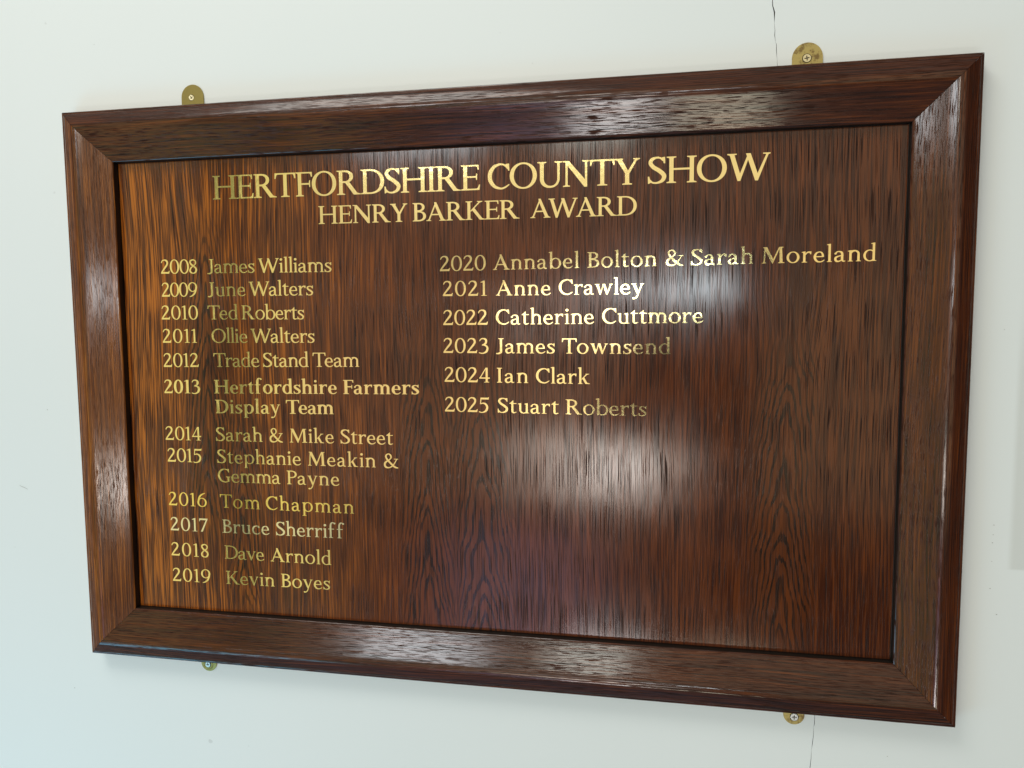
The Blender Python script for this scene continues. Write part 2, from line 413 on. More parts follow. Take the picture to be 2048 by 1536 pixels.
# ------------------------------------------------------------------ gold lettering
# glyph outlines drawn for this board: closed loops of x,y in 1/700 of the cap height
FONT = {
 'display': {
  'I': '0,1 1,27 49,40 58,46 62,64 62,637 58,653 48,661 0,673 0,697 1,700 220,700 222,697 221,673 175,662 165,655 160,637 160,64 164,46 175,38 220,28 222,25 222,1',
  'H': '0,1 1,27 49,40 58,46 62,64 62,637 58,653 48,661 0,673 1,700 220,700 222,697 221,673 175,662 165,655 160,637 160,394 163,393 532,394 532,637 527,655 517,662 471,673 470,697 472,700 691,700 692,673 644,661 634,653 630,637 630,64 634,46 643,40 691,27 692,1 470,1 470,25 472,28 517,38 528,46 532,64 532,343 160,343 160,64 164,46 175,38 220,28 222,25 222,1',
  'E': '0,1 1,27 49,40 58,46 62,64 62,637 58,653 48,661 0,673 1,700 457,700 460,568 457,565 433,565 414,640 385,660 163,660 160,658 160,391 379,391 391,457 394,460 412,460 414,457 414,283 412,280 394,280 391,283 379,345 163,345 160,343 160,43 394,42 434,67 460,149 487,150 490,148 489,145 472,1',
  'F': '0,1 1,27 49,40 58,46 62,64 62,637 58,653 48,661 0,673 1,700 460,700 466,562 463,560 436,561 414,640 385,660 163,660 160,658 160,382 370,382 383,457 385,460 406,460 408,457 408,265 406,262 385,262 370,334 160,334 160,64 164,46 175,38 220,28 222,25 222,1',
  'T': '12,538 19,700 598,700 600,697 606,547 606,538 604,535 574,535 550,634 523,658 358,658 361,658 363,655 358,619 358,64 362,46 373,38 427,28 430,25 430,1 188,1 188,25 190,27 244,38 256,46 260,64 260,619 255,655 256,658 259,658 94,657 68,634 43,535 13,535',
  'R': '0,1 1,27 49,40 58,46 62,64 62,637 58,653 48,661 0,673 1,700 214,700 250,698 280,694 307,688 334,679 360,667 382,653 402,637 418,619 431,601 441,580 448,558 451,535 452,508 448,484 442,463 433,442 421,424 406,407 388,391 344,364 548,61 551,58 601,36 652,25 652,1 460,0 235,338 232,340 163,340 160,337 160,64 164,46 175,38 220,28 222,25 222,1;160,508 160,391 220,390 253,394 280,403 301,415 319,430 336,451 347,475 353,499 354,526 350,553 342,577 327,601 309,619 286,634 262,643 238,648 163,650 160,649',
  'B': '0,1 1,27 49,40 58,46 62,64 62,637 58,653 48,661 0,673 1,700 238,699 283,692 304,686 325,677 348,664 368,649 385,631 399,610 409,589 414,568 417,544 416,517 412,496 405,475 393,454 379,436 363,421 343,407 319,394 294,385 292,382 316,376 340,367 380,346 397,333 412,319 427,302 439,284 449,265 455,247 460,226 462,205 462,181 459,160 454,139 446,118 436,100 422,82 408,67 391,52 373,40 351,28 328,18 304,11 268,4 229,0;160,238 160,52 163,50 223,50 244,52 265,57 286,65 305,76 322,90 336,106 351,130 360,157 364,184 363,217 357,244 346,269 330,292 310,310 283,326 250,337 223,340 163,340 160,337;160,508 160,424 232,425 256,431 277,442 293,454 307,471 317,490 323,511 325,535 323,559 318,580 308,601 297,616 283,628 268,638 253,644 238,648 220,650 160,649',
  'D': '0,1 1,27 49,40 58,46 62,64 62,637 58,653 48,661 0,673 1,700 265,700 301,698 337,693 388,682 435,664 478,641 517,613 539,592 560,568 580,541 595,514 609,484 619,454 626,421 631,388 632,352 631,313 626,277 618,244 607,211 593,181 577,154 556,127 537,106 517,87 495,70 472,55 445,41 418,29 391,19 361,11 316,4 271,0;160,508 160,46 259,46 295,49 340,58 382,75 406,89 430,107 451,127 469,148 485,172 498,196 509,223 519,253 525,286 529,319 530,355 528,391 524,424 517,454 507,484 494,511 470,550 441,583 406,611 367,632 328,645 289,652 259,654 163,654 160,652',
  'O': '10,349 11,385 16,421 24,457 35,490 49,523 65,553 85,582 106,607 131,631 158,652 187,670 217,685 247,696 280,705 313,710 349,712 385,710 418,705 451,697 481,686 511,671 541,653 568,632 592,609 614,583 634,554 651,523 664,493 675,460 684,424 688,388 690,352 689,316 684,280 676,244 666,211 652,178 635,148 616,120 594,94 570,70 544,49 514,30 484,15 454,4 421,-5 388,-10 352,-12 316,-10 283,-6 250,3 220,14 190,28 160,47 133,67 108,91 85,118 67,145 50,175 35,208 24,241 16,277 12,313;114,349 115,316 119,283 125,250 133,220 145,190 157,163 172,138 189,115 208,94 229,76 250,62 271,51 295,42 319,36 343,34 370,35 394,39 418,46 442,57 463,70 484,87 502,105 520,127 536,151 550,178 561,205 571,235 578,265 583,295 586,328 586,364 584,397 574,454 566,481 556,509 532,556 517,577 499,598 481,616 463,630 442,643 421,653 400,660 376,664 355,666 331,665 307,661 286,655 265,646 244,634 226,622 206,604 190,586 175,566 161,544 149,520 138,493 129,466 118,409',
  'U': '0,676 1,700 220,700 222,697 221,673 175,662 165,655 160,637 160,238 163,196 172,163 184,133 202,105 223,82 247,64 274,52 304,45 334,44 364,48 391,57 415,71 438,91 457,115 472,142 483,172 490,205 492,235 492,637 487,655 478,661 423,673 422,697 424,700 619,700 619,673 565,662 555,655 550,637 550,205 541,166 528,127 508,91 482,58 450,31 430,19 409,8 385,-1 361,-7 337,-10 310,-12 283,-11 259,-8 235,-3 214,4 193,13 172,24 154,37 136,52 119,70 105,88 91,112 79,139 71,163 64,199 62,202 62,637 58,653 48,661 1,673',
  'N': '14,673 14,697 16,700 160,700 163,699 556,190 557,637 553,653 543,661 495,673 495,697 496,700 670,700 672,697 671,673 625,662 615,655 610,637 610,-11 607,-14 544,-14 541,-13 136,569 135,64 139,46 148,40 196,27 197,1 20,1 20,25 22,28 67,38 78,46 82,64 82,658 84,661 16,670',
  'A': '4,1 4,25 7,28 52,39 62,46 67,67 82,68 83,70 291,628 279,709 352,709 601,70 604,68 621,67 626,46 637,38 676,28 678,25 678,1 448,1 448,25 451,28 498,37 433,216 430,218 191,217 126,37 169,27 170,1;208,265 415,265 310,550',
  'Y': '-4,676 -4,697 -2,700 199,700 202,697 202,673 179,667 177,664 316,378 319,376 480,664 478,666 439,673 439,700 598,700 600,697 599,673 556,660 550,646 529,645 527,643 355,302 348,298 349,61 352,46 364,38 415,27 415,0 182,1 182,25 184,28 235,38 246,46 249,61 249,301 66,643 64,645 43,646 40,658 37,660 -2,672',
  'W': '8,676 8,697 10,700 217,700 220,697 220,673 169,664 169,661 298,188 301,186 450,622 428,697 430,700 532,700 694,177 877,661 874,664 808,673 808,700 970,700 973,697 973,673 934,660 931,652 925,648 703,-11 643,-12 640,-9 478,530 475,530 308,-11 246,-11 67,646 58,652 55,660 10,672',
  'K': '0,1 1,27 49,40 58,46 62,64 62,637 58,653 48,661 0,673 1,700 220,700 222,697 221,673 175,662 165,655 160,637 160,340 436,661 433,663 385,673 385,700 565,700 565,673 515,661 510,658 508,649 505,646 481,646 297,439 550,63 607,36 658,25 658,1 468,1 469,4 223,355 181,311 163,323 160,322 160,64 164,46 175,38 220,28 222,25 222,1',
  'C': '40,349 42,397 48,442 58,484 73,522 99,568 129,607 161,640 193,665 220,679 256,693 301,704 340,709 382,710 415,705 451,693 484,674 502,690 547,696 577,696 580,694 589,501 562,500 559,502 547,539 532,554 484,611 460,633 430,650 406,658 382,662 358,659 337,653 316,645 277,625 244,601 221,577 193,538 169,493 156,457 148,412 144,367 145,322 148,286 156,253 169,217 191,175 214,139 236,112 253,96 271,84 310,63 355,48 376,43 391,43 406,45 424,50 478,74 508,92 565,131 571,133 577,132 583,128 587,121 587,115 584,109 526,55 499,35 460,14 427,0 394,-7 364,-8 316,-3 265,9 226,23 192,43 159,70 126,106 96,148 74,187 58,223 48,262 42,304',
  'S': '32,187 34,190 64,190 83,118 133,61 145,52 166,44 190,39 211,38 232,40 250,44 271,52 301,69 322,84 338,100 353,127 362,157 363,181 361,190 355,202 343,220 330,235 283,281 242,316 175,363 146,385 124,405 102,430 73,472 56,508 49,541 48,559 50,577 55,598 63,619 72,637 86,655 100,670 115,681 133,690 151,696 178,703 211,708 241,710 268,710 289,706 310,700 331,691 346,681 349,681 361,690 400,698 432,697 436,529 404,529 388,590 379,591 373,594 331,637 316,649 292,659 271,664 250,663 226,656 199,642 175,626 162,613 150,595 143,577 140,559 144,544 155,523 172,500 193,478 220,456 307,399 349,364 382,334 408,307 428,283 443,259 455,235 461,214 464,190 462,169 458,145 447,115 433,88 419,67 394,42 367,25 325,8 280,-3 253,-7 226,-8 178,-4 154,1 136,8 121,16 106,27 100,26 67,3 37,-3',
 },
 'regular': {
  'I': '0,1 1,27 49,40 58,46 62,64 62,637 58,653 48,661 0,673 0,697 1,700 214,700 216,697 215,673 169,662 159,655 154,637 154,64 158,46 169,38 214,28 216,25 216,1',
  'H': '0,1 1,27 49,40 58,46 62,64 62,637 58,653 48,661 0,673 1,700 214,700 216,697 215,673 169,662 159,655 154,637 154,394 157,393 532,394 532,637 527,655 517,662 471,673 470,697 472,700 685,700 686,673 638,661 628,653 624,637 624,64 628,46 637,40 685,27 686,1 470,1 470,25 472,28 517,38 528,46 532,64 532,343 154,343 154,64 158,46 169,38 214,28 216,25 216,1',
  'E': '0,1 1,27 49,40 58,46 62,64 62,637 58,653 48,661 0,673 1,700 457,700 460,568 457,565 433,565 414,640 385,660 157,660 154,658 154,391 379,391 391,457 394,460 412,460 414,457 414,283 412,280 394,280 391,283 379,345 157,345 154,343 154,43 394,42 434,67 460,149 487,150 490,148 489,145 472,1',
  'F': '0,1 1,27 49,40 58,46 62,64 62,637 58,653 48,661 0,673 1,700 460,700 466,562 463,560 436,561 414,640 385,660 157,660 154,658 154,382 370,382 383,457 385,460 406,460 408,457 408,265 406,262 385,262 370,334 154,334 154,64 158,46 169,38 214,28 216,25 216,1',
  'T': '12,538 19,700 592,700 594,697 600,547 600,538 598,535 568,535 544,634 517,658 352,658 355,658 357,655 352,619 352,64 356,46 367,38 421,28 424,25 424,1 188,1 188,25 190,27 244,38 256,46 260,64 260,619 255,655 256,658 259,658 94,657 68,634 43,535 13,535',
  'P': '0,1 1,27 49,40 58,46 62,64 62,637 58,653 48,661 0,673 1,700 217,700 256,698 289,693 319,686 346,676 373,663 403,643 428,619 448,589 460,559 467,523 465,484 457,451 442,421 421,394 397,373 367,354 331,338 295,328 259,322 229,320 154,319 154,64 158,46 169,38 214,28 216,25 216,1;154,508 154,370 226,370 259,375 289,384 315,397 337,415 355,437 368,463 374,490 375,520 369,553 357,580 337,605 310,626 283,639 250,647 220,650 157,650 154,649',
  'R': '0,1 1,27 49,40 58,46 62,64 62,637 58,653 48,661 0,673 1,700 214,700 250,698 280,694 307,688 334,679 360,667 382,653 402,637 418,619 431,601 441,580 448,558 451,535 452,508 448,484 442,463 433,442 421,424 406,407 388,391 344,364 548,61 551,58 601,36 652,25 652,1 460,0 235,338 232,340 154,340 154,64 158,46 169,38 214,28 216,25 216,1;154,508 154,391 217,390 250,393 277,401 301,412 322,428 339,448 350,469 358,493 360,520 358,547 349,574 335,598 316,617 292,633 268,642 241,648 217,650 157,650 154,649',
  'B': '0,1 1,27 49,40 58,46 62,64 62,637 58,653 48,661 0,673 1,700 238,699 283,692 304,686 325,677 348,664 368,649 385,631 399,610 409,589 414,568 417,544 416,517 412,496 405,475 393,454 379,436 363,421 343,407 319,394 294,385 292,382 316,376 340,367 380,346 397,333 412,319 427,302 439,284 449,265 455,247 460,226 462,205 462,181 459,160 454,139 446,118 436,100 422,82 408,67 391,52 373,40 351,28 328,18 304,11 268,4 229,0;154,238 154,52 157,50 232,51 256,54 277,60 298,70 319,84 336,100 350,118 361,142 368,169 370,202 366,232 358,256 344,280 325,301 305,316 277,330 247,337 220,340 154,340;154,508 154,424 229,425 250,429 271,437 290,448 305,463 318,481 325,499 330,523 330,547 327,568 320,589 308,607 295,621 278,634 259,643 241,647 223,650 154,649',
  'D': '0,1 1,27 49,40 58,46 62,64 62,637 58,653 48,661 0,673 1,700 265,700 301,698 337,693 388,682 435,664 478,641 517,613 539,592 560,568 580,541 595,514 609,484 619,454 626,421 631,388 632,352 631,313 626,277 618,244 607,211 593,181 577,154 556,127 537,106 517,87 495,70 472,55 445,41 418,29 391,19 361,11 316,4 271,0;154,508 154,46 262,46 301,49 328,54 352,61 376,71 397,82 421,97 442,114 463,136 480,157 495,181 509,208 519,235 527,265 533,298 536,331 536,370 533,403 527,436 519,466 508,493 495,520 469,557 439,588 403,615 364,634 325,646 286,653 256,654 157,654 154,652',
  'O': '10,349 11,385 16,421 24,457 35,490 49,523 65,553 85,582 106,607 131,631 158,652 187,670 217,685 247,696 280,705 313,710 349,712 385,710 418,705 451,697 481,686 511,671 541,653 568,632 592,609 614,583 634,554 651,523 664,493 675,460 684,424 688,388 690,352 689,316 684,280 676,244 666,211 652,178 635,148 616,120 594,94 570,70 544,49 514,30 484,15 454,4 421,-5 388,-10 352,-12 316,-10 283,-6 250,3 220,14 190,28 160,47 133,67 108,91 85,118 67,145 50,175 35,208 24,241 16,277 12,313;108,349 109,316 113,283 119,253 127,223 137,196 149,169 163,145 181,120 199,100 218,82 239,67 262,54 286,44 310,38 334,35 361,34 388,37 412,44 436,53 457,64 478,79 498,97 517,118 533,139 547,163 561,190 571,217 580,247 586,277 590,310 592,343 591,376 584,436 576,466 567,493 556,520 543,544 528,568 511,589 493,608 473,625 451,639 430,650 409,657 385,663 361,666 337,666 313,663 292,658 268,649 247,638 226,624 206,607 189,589 172,568 158,547 145,522 134,496 125,469 112,412 109,382',
  'U': '0,676 1,700 214,700 216,697 215,673 169,662 159,655 154,637 154,238 158,196 166,163 178,133 196,106 218,82 244,64 271,52 301,45 331,44 361,48 388,57 412,70 436,90 455,112 471,139 482,169 489,202 492,235 492,637 487,655 478,661 423,673 422,697 424,700 619,700 619,673 565,662 555,655 550,637 550,205 541,166 528,127 508,91 482,58 450,31 430,19 409,8 385,-1 361,-7 337,-10 310,-12 283,-11 259,-8 235,-3 214,4 193,13 172,24 154,37 136,52 119,70 105,88 91,112 79,139 71,163 64,199 62,202 62,637 58,653 48,661 1,673',
  'N': '14,673 14,697 16,700 160,700 163,699 556,190 557,637 553,653 543,661 495,673 495,697 496,700 670,700 672,697 671,673 625,662 615,655 610,637 610,-11 607,-14 544,-14 541,-13 136,569 135,64 139,46 148,40 196,27 197,1 20,1 20,25 22,28 67,38 78,46 82,64 82,658 84,661 16,670',
  'M': '2,4 2,25 4,28 43,38 55,45 64,73 92,646 85,668 49,668 49,700 187,700 189,697 412,181 611,697 613,700 769,700 772,697 772,670 769,668 724,668 722,667 722,664 747,70 753,46 763,39 808,28 811,25 811,1 579,1 580,27 625,38 637,46 639,55 627,598 625,605 400,-8 373,-8 371,-5 133,538 131,532 113,55 115,46 127,38 166,28 169,25 168,1 4,0',
  'A': '4,1 4,25 7,28 52,39 62,46 67,67 82,68 83,70 291,628 279,709 352,709 601,70 604,68 621,67 626,46 637,38 676,28 678,25 678,1 448,1 448,25 451,28 498,37 433,216 430,218 191,217 126,37 169,27 170,1;208,265 415,265 310,550',
  'Y': '-4,676 -4,697 -2,700 199,700 202,697 202,673 179,667 177,664 316,378 319,376 480,664 478,666 439,673 439,700 598,700 600,697 599,673 556,660 550,646 529,645 527,643 355,302 352,300 343,300 342,298 343,61 346,46 358,38 409,27 409,0 182,1 182,25 184,28 235,38 246,46 249,61 249,301 66,643 64,645 43,646 40,658 37,660 -2,672',
  'W': '8,676 8,697 10,700 217,700 220,697 220,673 166,663 163,661 298,177 450,622 428,697 430,700 526,700 691,177 694,175 877,661 874,664 808,673 808,700 970,700 973,697 973,673 934,660 931,652 925,648 703,-11 643,-12 640,-9 478,530 475,530 308,-11 246,-11 67,646 58,652 55,660 10,672',
  'K': '0,1 1,27 49,40 58,46 62,64 62,637 58,653 48,661 0,673 1,700 214,700 216,697 215,673 169,662 159,655 154,637 154,334 436,661 433,663 385,673 385,700 565,700 565,673 515,661 510,658 508,649 505,646 481,646 297,439 550,63 607,36 658,25 658,1 468,1 469,4 223,355 181,311 154,328 154,64 158,46 169,38 214,28 216,25 216,1',
  'J': '-11,-23 -7,-11 -2,-6 7,-2 10,16 37,9 40,7 38,1 40,-1 52,2 70,9 88,19 130,45 150,61 150,637 145,655 136,661 84,673 85,700 301,700 304,697 304,673 256,661 247,655 242,637 242,70 241,52 236,34 229,22 220,10 208,-2 195,-11 154,-32 106,-48 91,-50 73,-50 1,-42 -8,-32',
  'C': '43,349 45,397 51,442 61,484 75,520 100,565 128,604 162,640 193,665 220,679 256,693 301,704 340,709 382,710 415,705 451,693 484,674 502,690 547,696 577,696 580,694 589,501 562,500 559,502 547,539 532,554 484,611 460,633 430,650 406,658 382,662 358,659 337,653 316,645 277,625 244,601 220,577 191,538 166,493 153,457 144,412 141,367 142,322 145,286 152,253 165,220 187,178 211,142 236,112 252,97 271,84 310,63 355,48 376,43 391,43 406,45 424,50 478,74 508,92 565,131 571,133 577,132 583,128 587,121 587,115 584,109 530,58 502,37 466,16 433,2 400,-6 370,-8 316,-3 271,7 226,23 196,40 166,64 131,103 103,142 75,190 62,223 50,265 45,304',
  'G': '43,349 45,397 51,442 61,484 75,520 100,565 128,604 162,640 193,665 220,679 256,693 301,704 340,709 379,710 415,705 451,694 487,677 502,690 547,696 577,696 580,694 589,510 562,511 545,562 496,615 484,625 470,634 430,652 394,661 367,661 331,651 304,640 283,629 244,601 213,568 185,529 164,487 151,448 143,397 141,340 146,283 151,259 159,235 171,208 187,178 204,151 223,126 253,96 271,84 292,72 316,61 346,50 373,42 391,39 409,39 433,42 484,55 500,61 500,235 496,253 484,262 433,272 430,274 430,298 433,300 646,300 646,273 607,262 596,253 592,238 592,43 589,40 565,40 519,16 487,4 439,-7 400,-11 355,-8 295,1 250,13 211,31 178,54 142,89 107,136 80,181 64,217 52,257 45,298',
  'S': '32,187 34,190 64,190 83,118 133,61 145,52 166,44 190,39 211,38 235,40 253,45 280,57 301,69 325,87 340,102 356,130 365,163 366,184 357,205 346,221 331,239 282,286 243,319 154,382 131,403 109,427 79,469 59,508 51,541 51,559 52,577 56,598 64,619 75,640 86,655 100,670 115,681 148,696 172,702 205,707 238,710 265,710 289,706 310,700 331,691 346,681 349,681 361,690 400,698 432,697 436,529 404,529 388,590 379,591 373,594 331,637 316,649 292,659 271,664 250,663 229,657 202,644 178,628 163,614 150,595 141,577 138,559 140,544 151,523 169,499 191,475 220,452 304,397 346,363 377,334 404,307 424,283 440,259 451,235 457,214 460,190 459,169 454,142 444,112 430,85 415,64 394,42 367,24 325,8 280,-3 253,-7 226,-8 178,-4 154,1 136,8 121,16 106,27 100,26 67,3 37,-3',
  'l': '-2,724 -2,748 49,758 52,760 52,766 55,768 103,768 130,773 134,772 134,49 137,37 139,34 148,29 181,21 181,0 4,1 4,19 7,22 40,30 47,34 49,37 52,49 52,697 37,718',
  'i': '-2,427 -2,448 1,451 50,460 52,463 52,469 103,470 134,475 134,49 137,37 139,34 148,29 181,21 181,0 4,1 4,19 7,22 40,30 47,34 49,37 52,49 52,400 37,420;29,634 30,646 33,658 46,677 64,690 76,694 88,695 110,691 121,686 130,679 143,661 147,649 149,637 148,625 145,613 133,594 115,581 103,577 91,575 79,576 67,579 55,585 47,592 39,601 34,611 30,622',
  'n': '-2,427 -2,448 1,451 50,460 52,463 52,469 55,470 103,470 133,476 134,469 136,467 172,478 214,482 256,480 295,472 328,457 358,435 377,415 392,391 403,364 410,334 412,304 412,46 415,36 422,31 457,22 460,19 460,1 282,1 283,21 319,30 327,37 330,46 330,292 331,295 337,295 337,301 334,322 329,340 321,358 310,376 298,391 281,406 262,418 247,424 202,408 184,398 172,386 145,351 134,340 134,49 137,37 139,34 148,29 181,21 182,1 4,1 4,19 7,22 40,30 47,34 49,37 52,49 52,400 37,420',
  'h': '-2,724 -2,748 49,758 52,760 52,766 55,768 103,768 133,773 134,469 136,467 169,477 208,482 247,481 283,475 313,465 342,448 366,427 385,403 395,385 403,364 408,343 411,322 412,46 415,36 422,31 457,22 460,19 460,1 282,1 283,21 319,30 327,37 330,46 330,292 331,295 337,295 337,301 334,322 329,340 321,358 310,376 298,391 281,406 262,418 247,424 202,408 184,398 172,386 145,351 134,340 134,49 137,37 139,34 148,29 181,21 182,1 4,1 4,19 7,22 40,30 47,34 49,37 52,49 52,697 37,718',
  'm': '-2,427 -2,448 1,451 50,460 52,463 52,469 55,470 103,470 133,476 136,470 160,477 187,481 217,482 247,480 271,476 292,470 313,461 331,450 346,439 361,424 376,405 388,383 391,382 415,415 435,433 424,433 394,427 394,463 396,466 406,470 430,477 454,481 481,482 508,481 532,478 553,473 574,465 592,456 616,439 639,415 655,388 667,358 672,334 674,307 674,46 677,37 685,30 721,21 722,1 550,1 550,19 553,22 580,30 587,34 589,37 592,46 592,292 595,295 598,295 599,301 596,322 591,340 583,358 574,373 562,388 547,403 532,413 514,422 472,408 454,398 441,385 412,347 401,340 404,304 404,49 407,37 409,34 418,29 445,21 445,0 280,1 280,19 283,22 310,30 317,34 319,37 322,46 322,292 325,295 328,295 329,301 326,322 321,340 313,358 304,373 292,388 277,403 262,413 244,422 202,408 184,398 172,386 145,351 134,340 134,49 137,37 139,34 148,29 181,21 182,1 4,1 4,19 7,22 40,30 47,34 49,37 52,49 52,400 37,420',
  'r': '-2,427 -2,448 1,451 50,460 52,463 52,469 55,470 103,470 133,476 134,391 136,386 152,415 168,436 187,451 208,462 232,469 262,473 337,468 340,466 331,345 306,346 274,400 273,406 262,411 232,409 211,403 198,394 182,376 144,325 134,316 134,46 137,37 145,30 193,21 196,19 196,1 4,1 4,19 7,22 40,30 47,34 49,37 52,49 52,400 37,420',
  'u': '-2,427 -2,448 1,451 50,460 52,463 52,469 103,470 134,475 134,133 133,130 130,130 131,124 138,103 148,82 160,65 175,50 193,39 211,32 229,28 250,29 271,33 291,43 310,59 319,69 320,73 320,400 307,419 304,420 266,427 266,448 268,450 318,460 322,470 370,470 401,475 402,37 403,34 451,22 452,1 322,0 295,-7 271,-11 241,-13 211,-12 181,-7 151,4 124,18 103,35 85,55 72,76 62,100 55,127 52,130 52,400 37,420',
  'o': '12,235 16,283 22,307 30,331 50,373 64,393 79,411 97,429 115,443 133,455 154,466 175,474 196,479 217,483 241,484 265,482 286,479 307,473 328,465 348,454 367,442 400,412 415,394 430,373 450,331 458,307 464,283 468,235 464,187 458,163 450,139 430,97 415,76 400,58 367,28 348,16 328,5 307,-3 286,-9 265,-12 241,-14 217,-13 196,-9 175,-4 154,4 133,15 115,27 97,41 79,59 64,77 50,97 30,139 22,163 16,187;98,235 100,202 105,169 115,136 127,108 142,84 160,62 181,45 202,34 223,28 247,26 271,31 292,41 313,56 331,75 348,100 362,127 375,169 381,217 381,265 372,313 356,355 346,374 334,392 322,406 307,419 292,429 277,437 262,441 247,444 229,443 214,440 196,434 181,425 166,413 154,401 141,385 130,367 113,328 102,283',
  'b': '-2,724 -2,748 49,758 52,760 52,766 55,768 103,768 130,773 134,772 134,442 136,439 154,452 175,463 196,472 220,478 244,482 268,483 292,481 316,477 337,471 358,462 379,450 398,436 415,421 431,403 446,382 458,361 469,337 477,313 482,289 486,262 487,235 486,208 482,181 477,157 469,133 459,112 448,91 433,70 418,52 400,36 382,22 361,10 334,-2 307,-9 280,-13 250,-13 223,-9 196,-2 172,8 142,25 79,-14 55,-14 52,-11 52,697 37,718;134,301 134,166 142,139 151,115 162,94 175,75 193,56 211,42 229,34 250,28 271,27 292,31 313,39 331,51 345,64 358,79 370,97 380,118 395,163 402,211 402,265 394,313 386,337 378,358 367,378 355,395 342,409 328,422 313,431 295,439 277,442 259,443 241,440 226,435 210,427 194,415 181,402 168,385 157,367 147,346 139,322',
  'd': '16,235 17,265 22,295 30,325 41,352 55,379 72,403 91,424 113,442 136,457 163,470 190,478 217,482 247,483 274,480 301,474 328,463 330,466 330,697 316,718 277,724 277,748 328,758 330,760 331,768 379,768 409,773 412,772 412,37 463,22 464,1 331,0 328,7 307,-2 283,-8 259,-12 232,-13 208,-11 184,-6 163,0 142,10 115,26 91,46 70,70 50,100 35,130 25,163 18,199;100,235 101,205 105,175 112,148 121,122 132,100 145,79 160,61 178,46 196,36 217,29 238,27 259,29 277,35 295,44 313,59 329,76 330,79 330,391 316,409 298,424 283,433 265,439 247,443 229,443 211,439 194,433 178,424 163,411 150,397 137,379 125,358 117,337 109,313 104,289 101,262',
  'p': '-2,427 -2,448 1,451 50,460 52,463 52,469 55,470 103,470 133,476 134,442 136,439 154,452 175,463 196,472 220,478 244,482 268,483 292,481 313,478 340,470 367,457 391,441 415,421 436,397 451,373 465,346 476,316 484,277 487,238 485,199 477,160 465,124 448,91 426,61 400,36 372,16 340,0 307,-9 271,-13 238,-11 205,-5 169,10 136,31 134,28 134,-176 137,-185 145,-192 187,-201 190,-203 190,-221 187,-222 4,-221 4,-203 7,-200 40,-192 47,-188 49,-185 52,-173 52,400 37,420;134,301 134,166 142,139 151,115 162,94 175,75 193,56 211,42 229,34 250,28 271,27 292,31 313,39 331,51 345,64 358,79 370,97 380,118 395,163 402,211 402,265 394,313 386,337 378,358 367,378 355,395 342,409 328,422 313,431 295,439 277,442 259,443 241,440 226,435 210,427 194,415 181,402 168,385 157,367 147,346 139,322',
  'c': '35,229 36,256 41,283 49,307 63,340 78,370 91,390 106,408 124,423 142,433 169,443 199,450 235,455 265,458 289,457 313,453 337,446 352,439 365,430 401,400 406,394 408,385 407,364 403,352 398,343 385,332 370,327 352,327 337,333 324,346 317,364 317,382 326,400 310,407 289,412 268,413 247,408 217,398 185,382 167,367 154,349 142,322 127,280 122,256 121,235 122,208 127,178 134,154 142,131 155,106 169,85 181,70 193,59 208,50 223,44 244,38 268,36 286,37 307,42 328,50 344,58 400,99 409,99 415,95 418,88 417,82 415,77 384,43 364,23 343,10 316,-2 280,-10 241,-12 202,-10 169,-1 142,13 116,34 92,61 69,94 55,124 45,154 38,193',
  'e': '35,226 36,250 41,274 48,298 60,328 74,358 87,382 101,400 116,415 130,426 151,437 172,444 202,452 226,456 250,457 271,455 295,449 319,438 340,421 357,400 373,370 389,331 395,307 399,250 401,241 398,229 388,221 364,215 346,218 244,215 124,216 122,214 124,193 135,148 144,127 157,103 168,85 181,70 193,59 205,52 223,44 241,39 262,36 280,36 298,39 316,45 346,59 406,102 412,103 418,100 422,94 422,85 385,43 364,23 343,10 316,-2 283,-10 238,-12 202,-9 169,-1 142,13 116,34 92,61 71,91 57,118 45,154 38,190;125,259 127,256 130,256 322,259 325,262 325,283 323,310 310,352 295,383 283,397 271,406 259,413 247,415 235,414 217,409 199,401 181,390 163,374 152,355 141,325',
  'a': '43,118 46,151 55,178 63,193 72,205 93,223 112,233 139,243 220,265 275,277 279,280 278,307 275,334 271,355 266,370 259,379 249,388 220,405 202,410 184,410 163,403 145,392 136,383 127,364 128,343 123,328 112,316 103,311 94,308 82,308 70,312 60,319 53,328 49,340 48,352 51,364 58,374 70,384 83,388 102,415 121,432 151,447 181,455 217,458 256,453 289,443 304,435 316,426 332,409 344,385 352,361 360,319 361,283 359,202 360,64 367,49 379,37 385,35 418,41 427,38 431,34 433,28 432,22 429,16 400,-2 388,-7 376,-10 361,-9 343,-3 325,9 308,25 295,44 292,43 273,25 256,13 232,0 211,-8 190,-14 169,-16 145,-15 127,-12 109,-5 94,4 82,14 70,30 59,49 51,70 45,94;125,121 129,94 137,70 145,58 160,49 181,43 202,44 229,53 253,66 273,85 278,91 279,94 276,133 277,235 247,228 223,219 181,197 152,178 138,166 131,154 126,139',
  's': '28,-2 28,139 54,139 67,94 76,85 100,52 109,44 116,40 130,35 145,32 166,32 187,36 211,45 232,57 241,66 249,79 256,97 259,115 258,124 253,133 226,162 184,198 130,232 109,247 86,271 67,295 52,325 47,352 48,367 51,382 63,409 75,424 88,436 106,446 124,451 169,457 217,457 241,450 256,441 268,432 271,432 289,440 307,472 328,472 330,469 331,322 310,322 307,325 301,352 298,355 292,355 286,358 241,406 229,413 217,417 205,418 187,415 166,408 145,398 136,392 129,385 123,373 120,361 122,352 130,337 154,310 172,298 223,270 247,253 292,214 308,196 319,181 328,166 333,151 336,136 337,121 334,106 329,88 312,55 295,33 275,16 250,4 217,-5 178,-10 142,-8 109,1 82,16 52,2 31,-3',
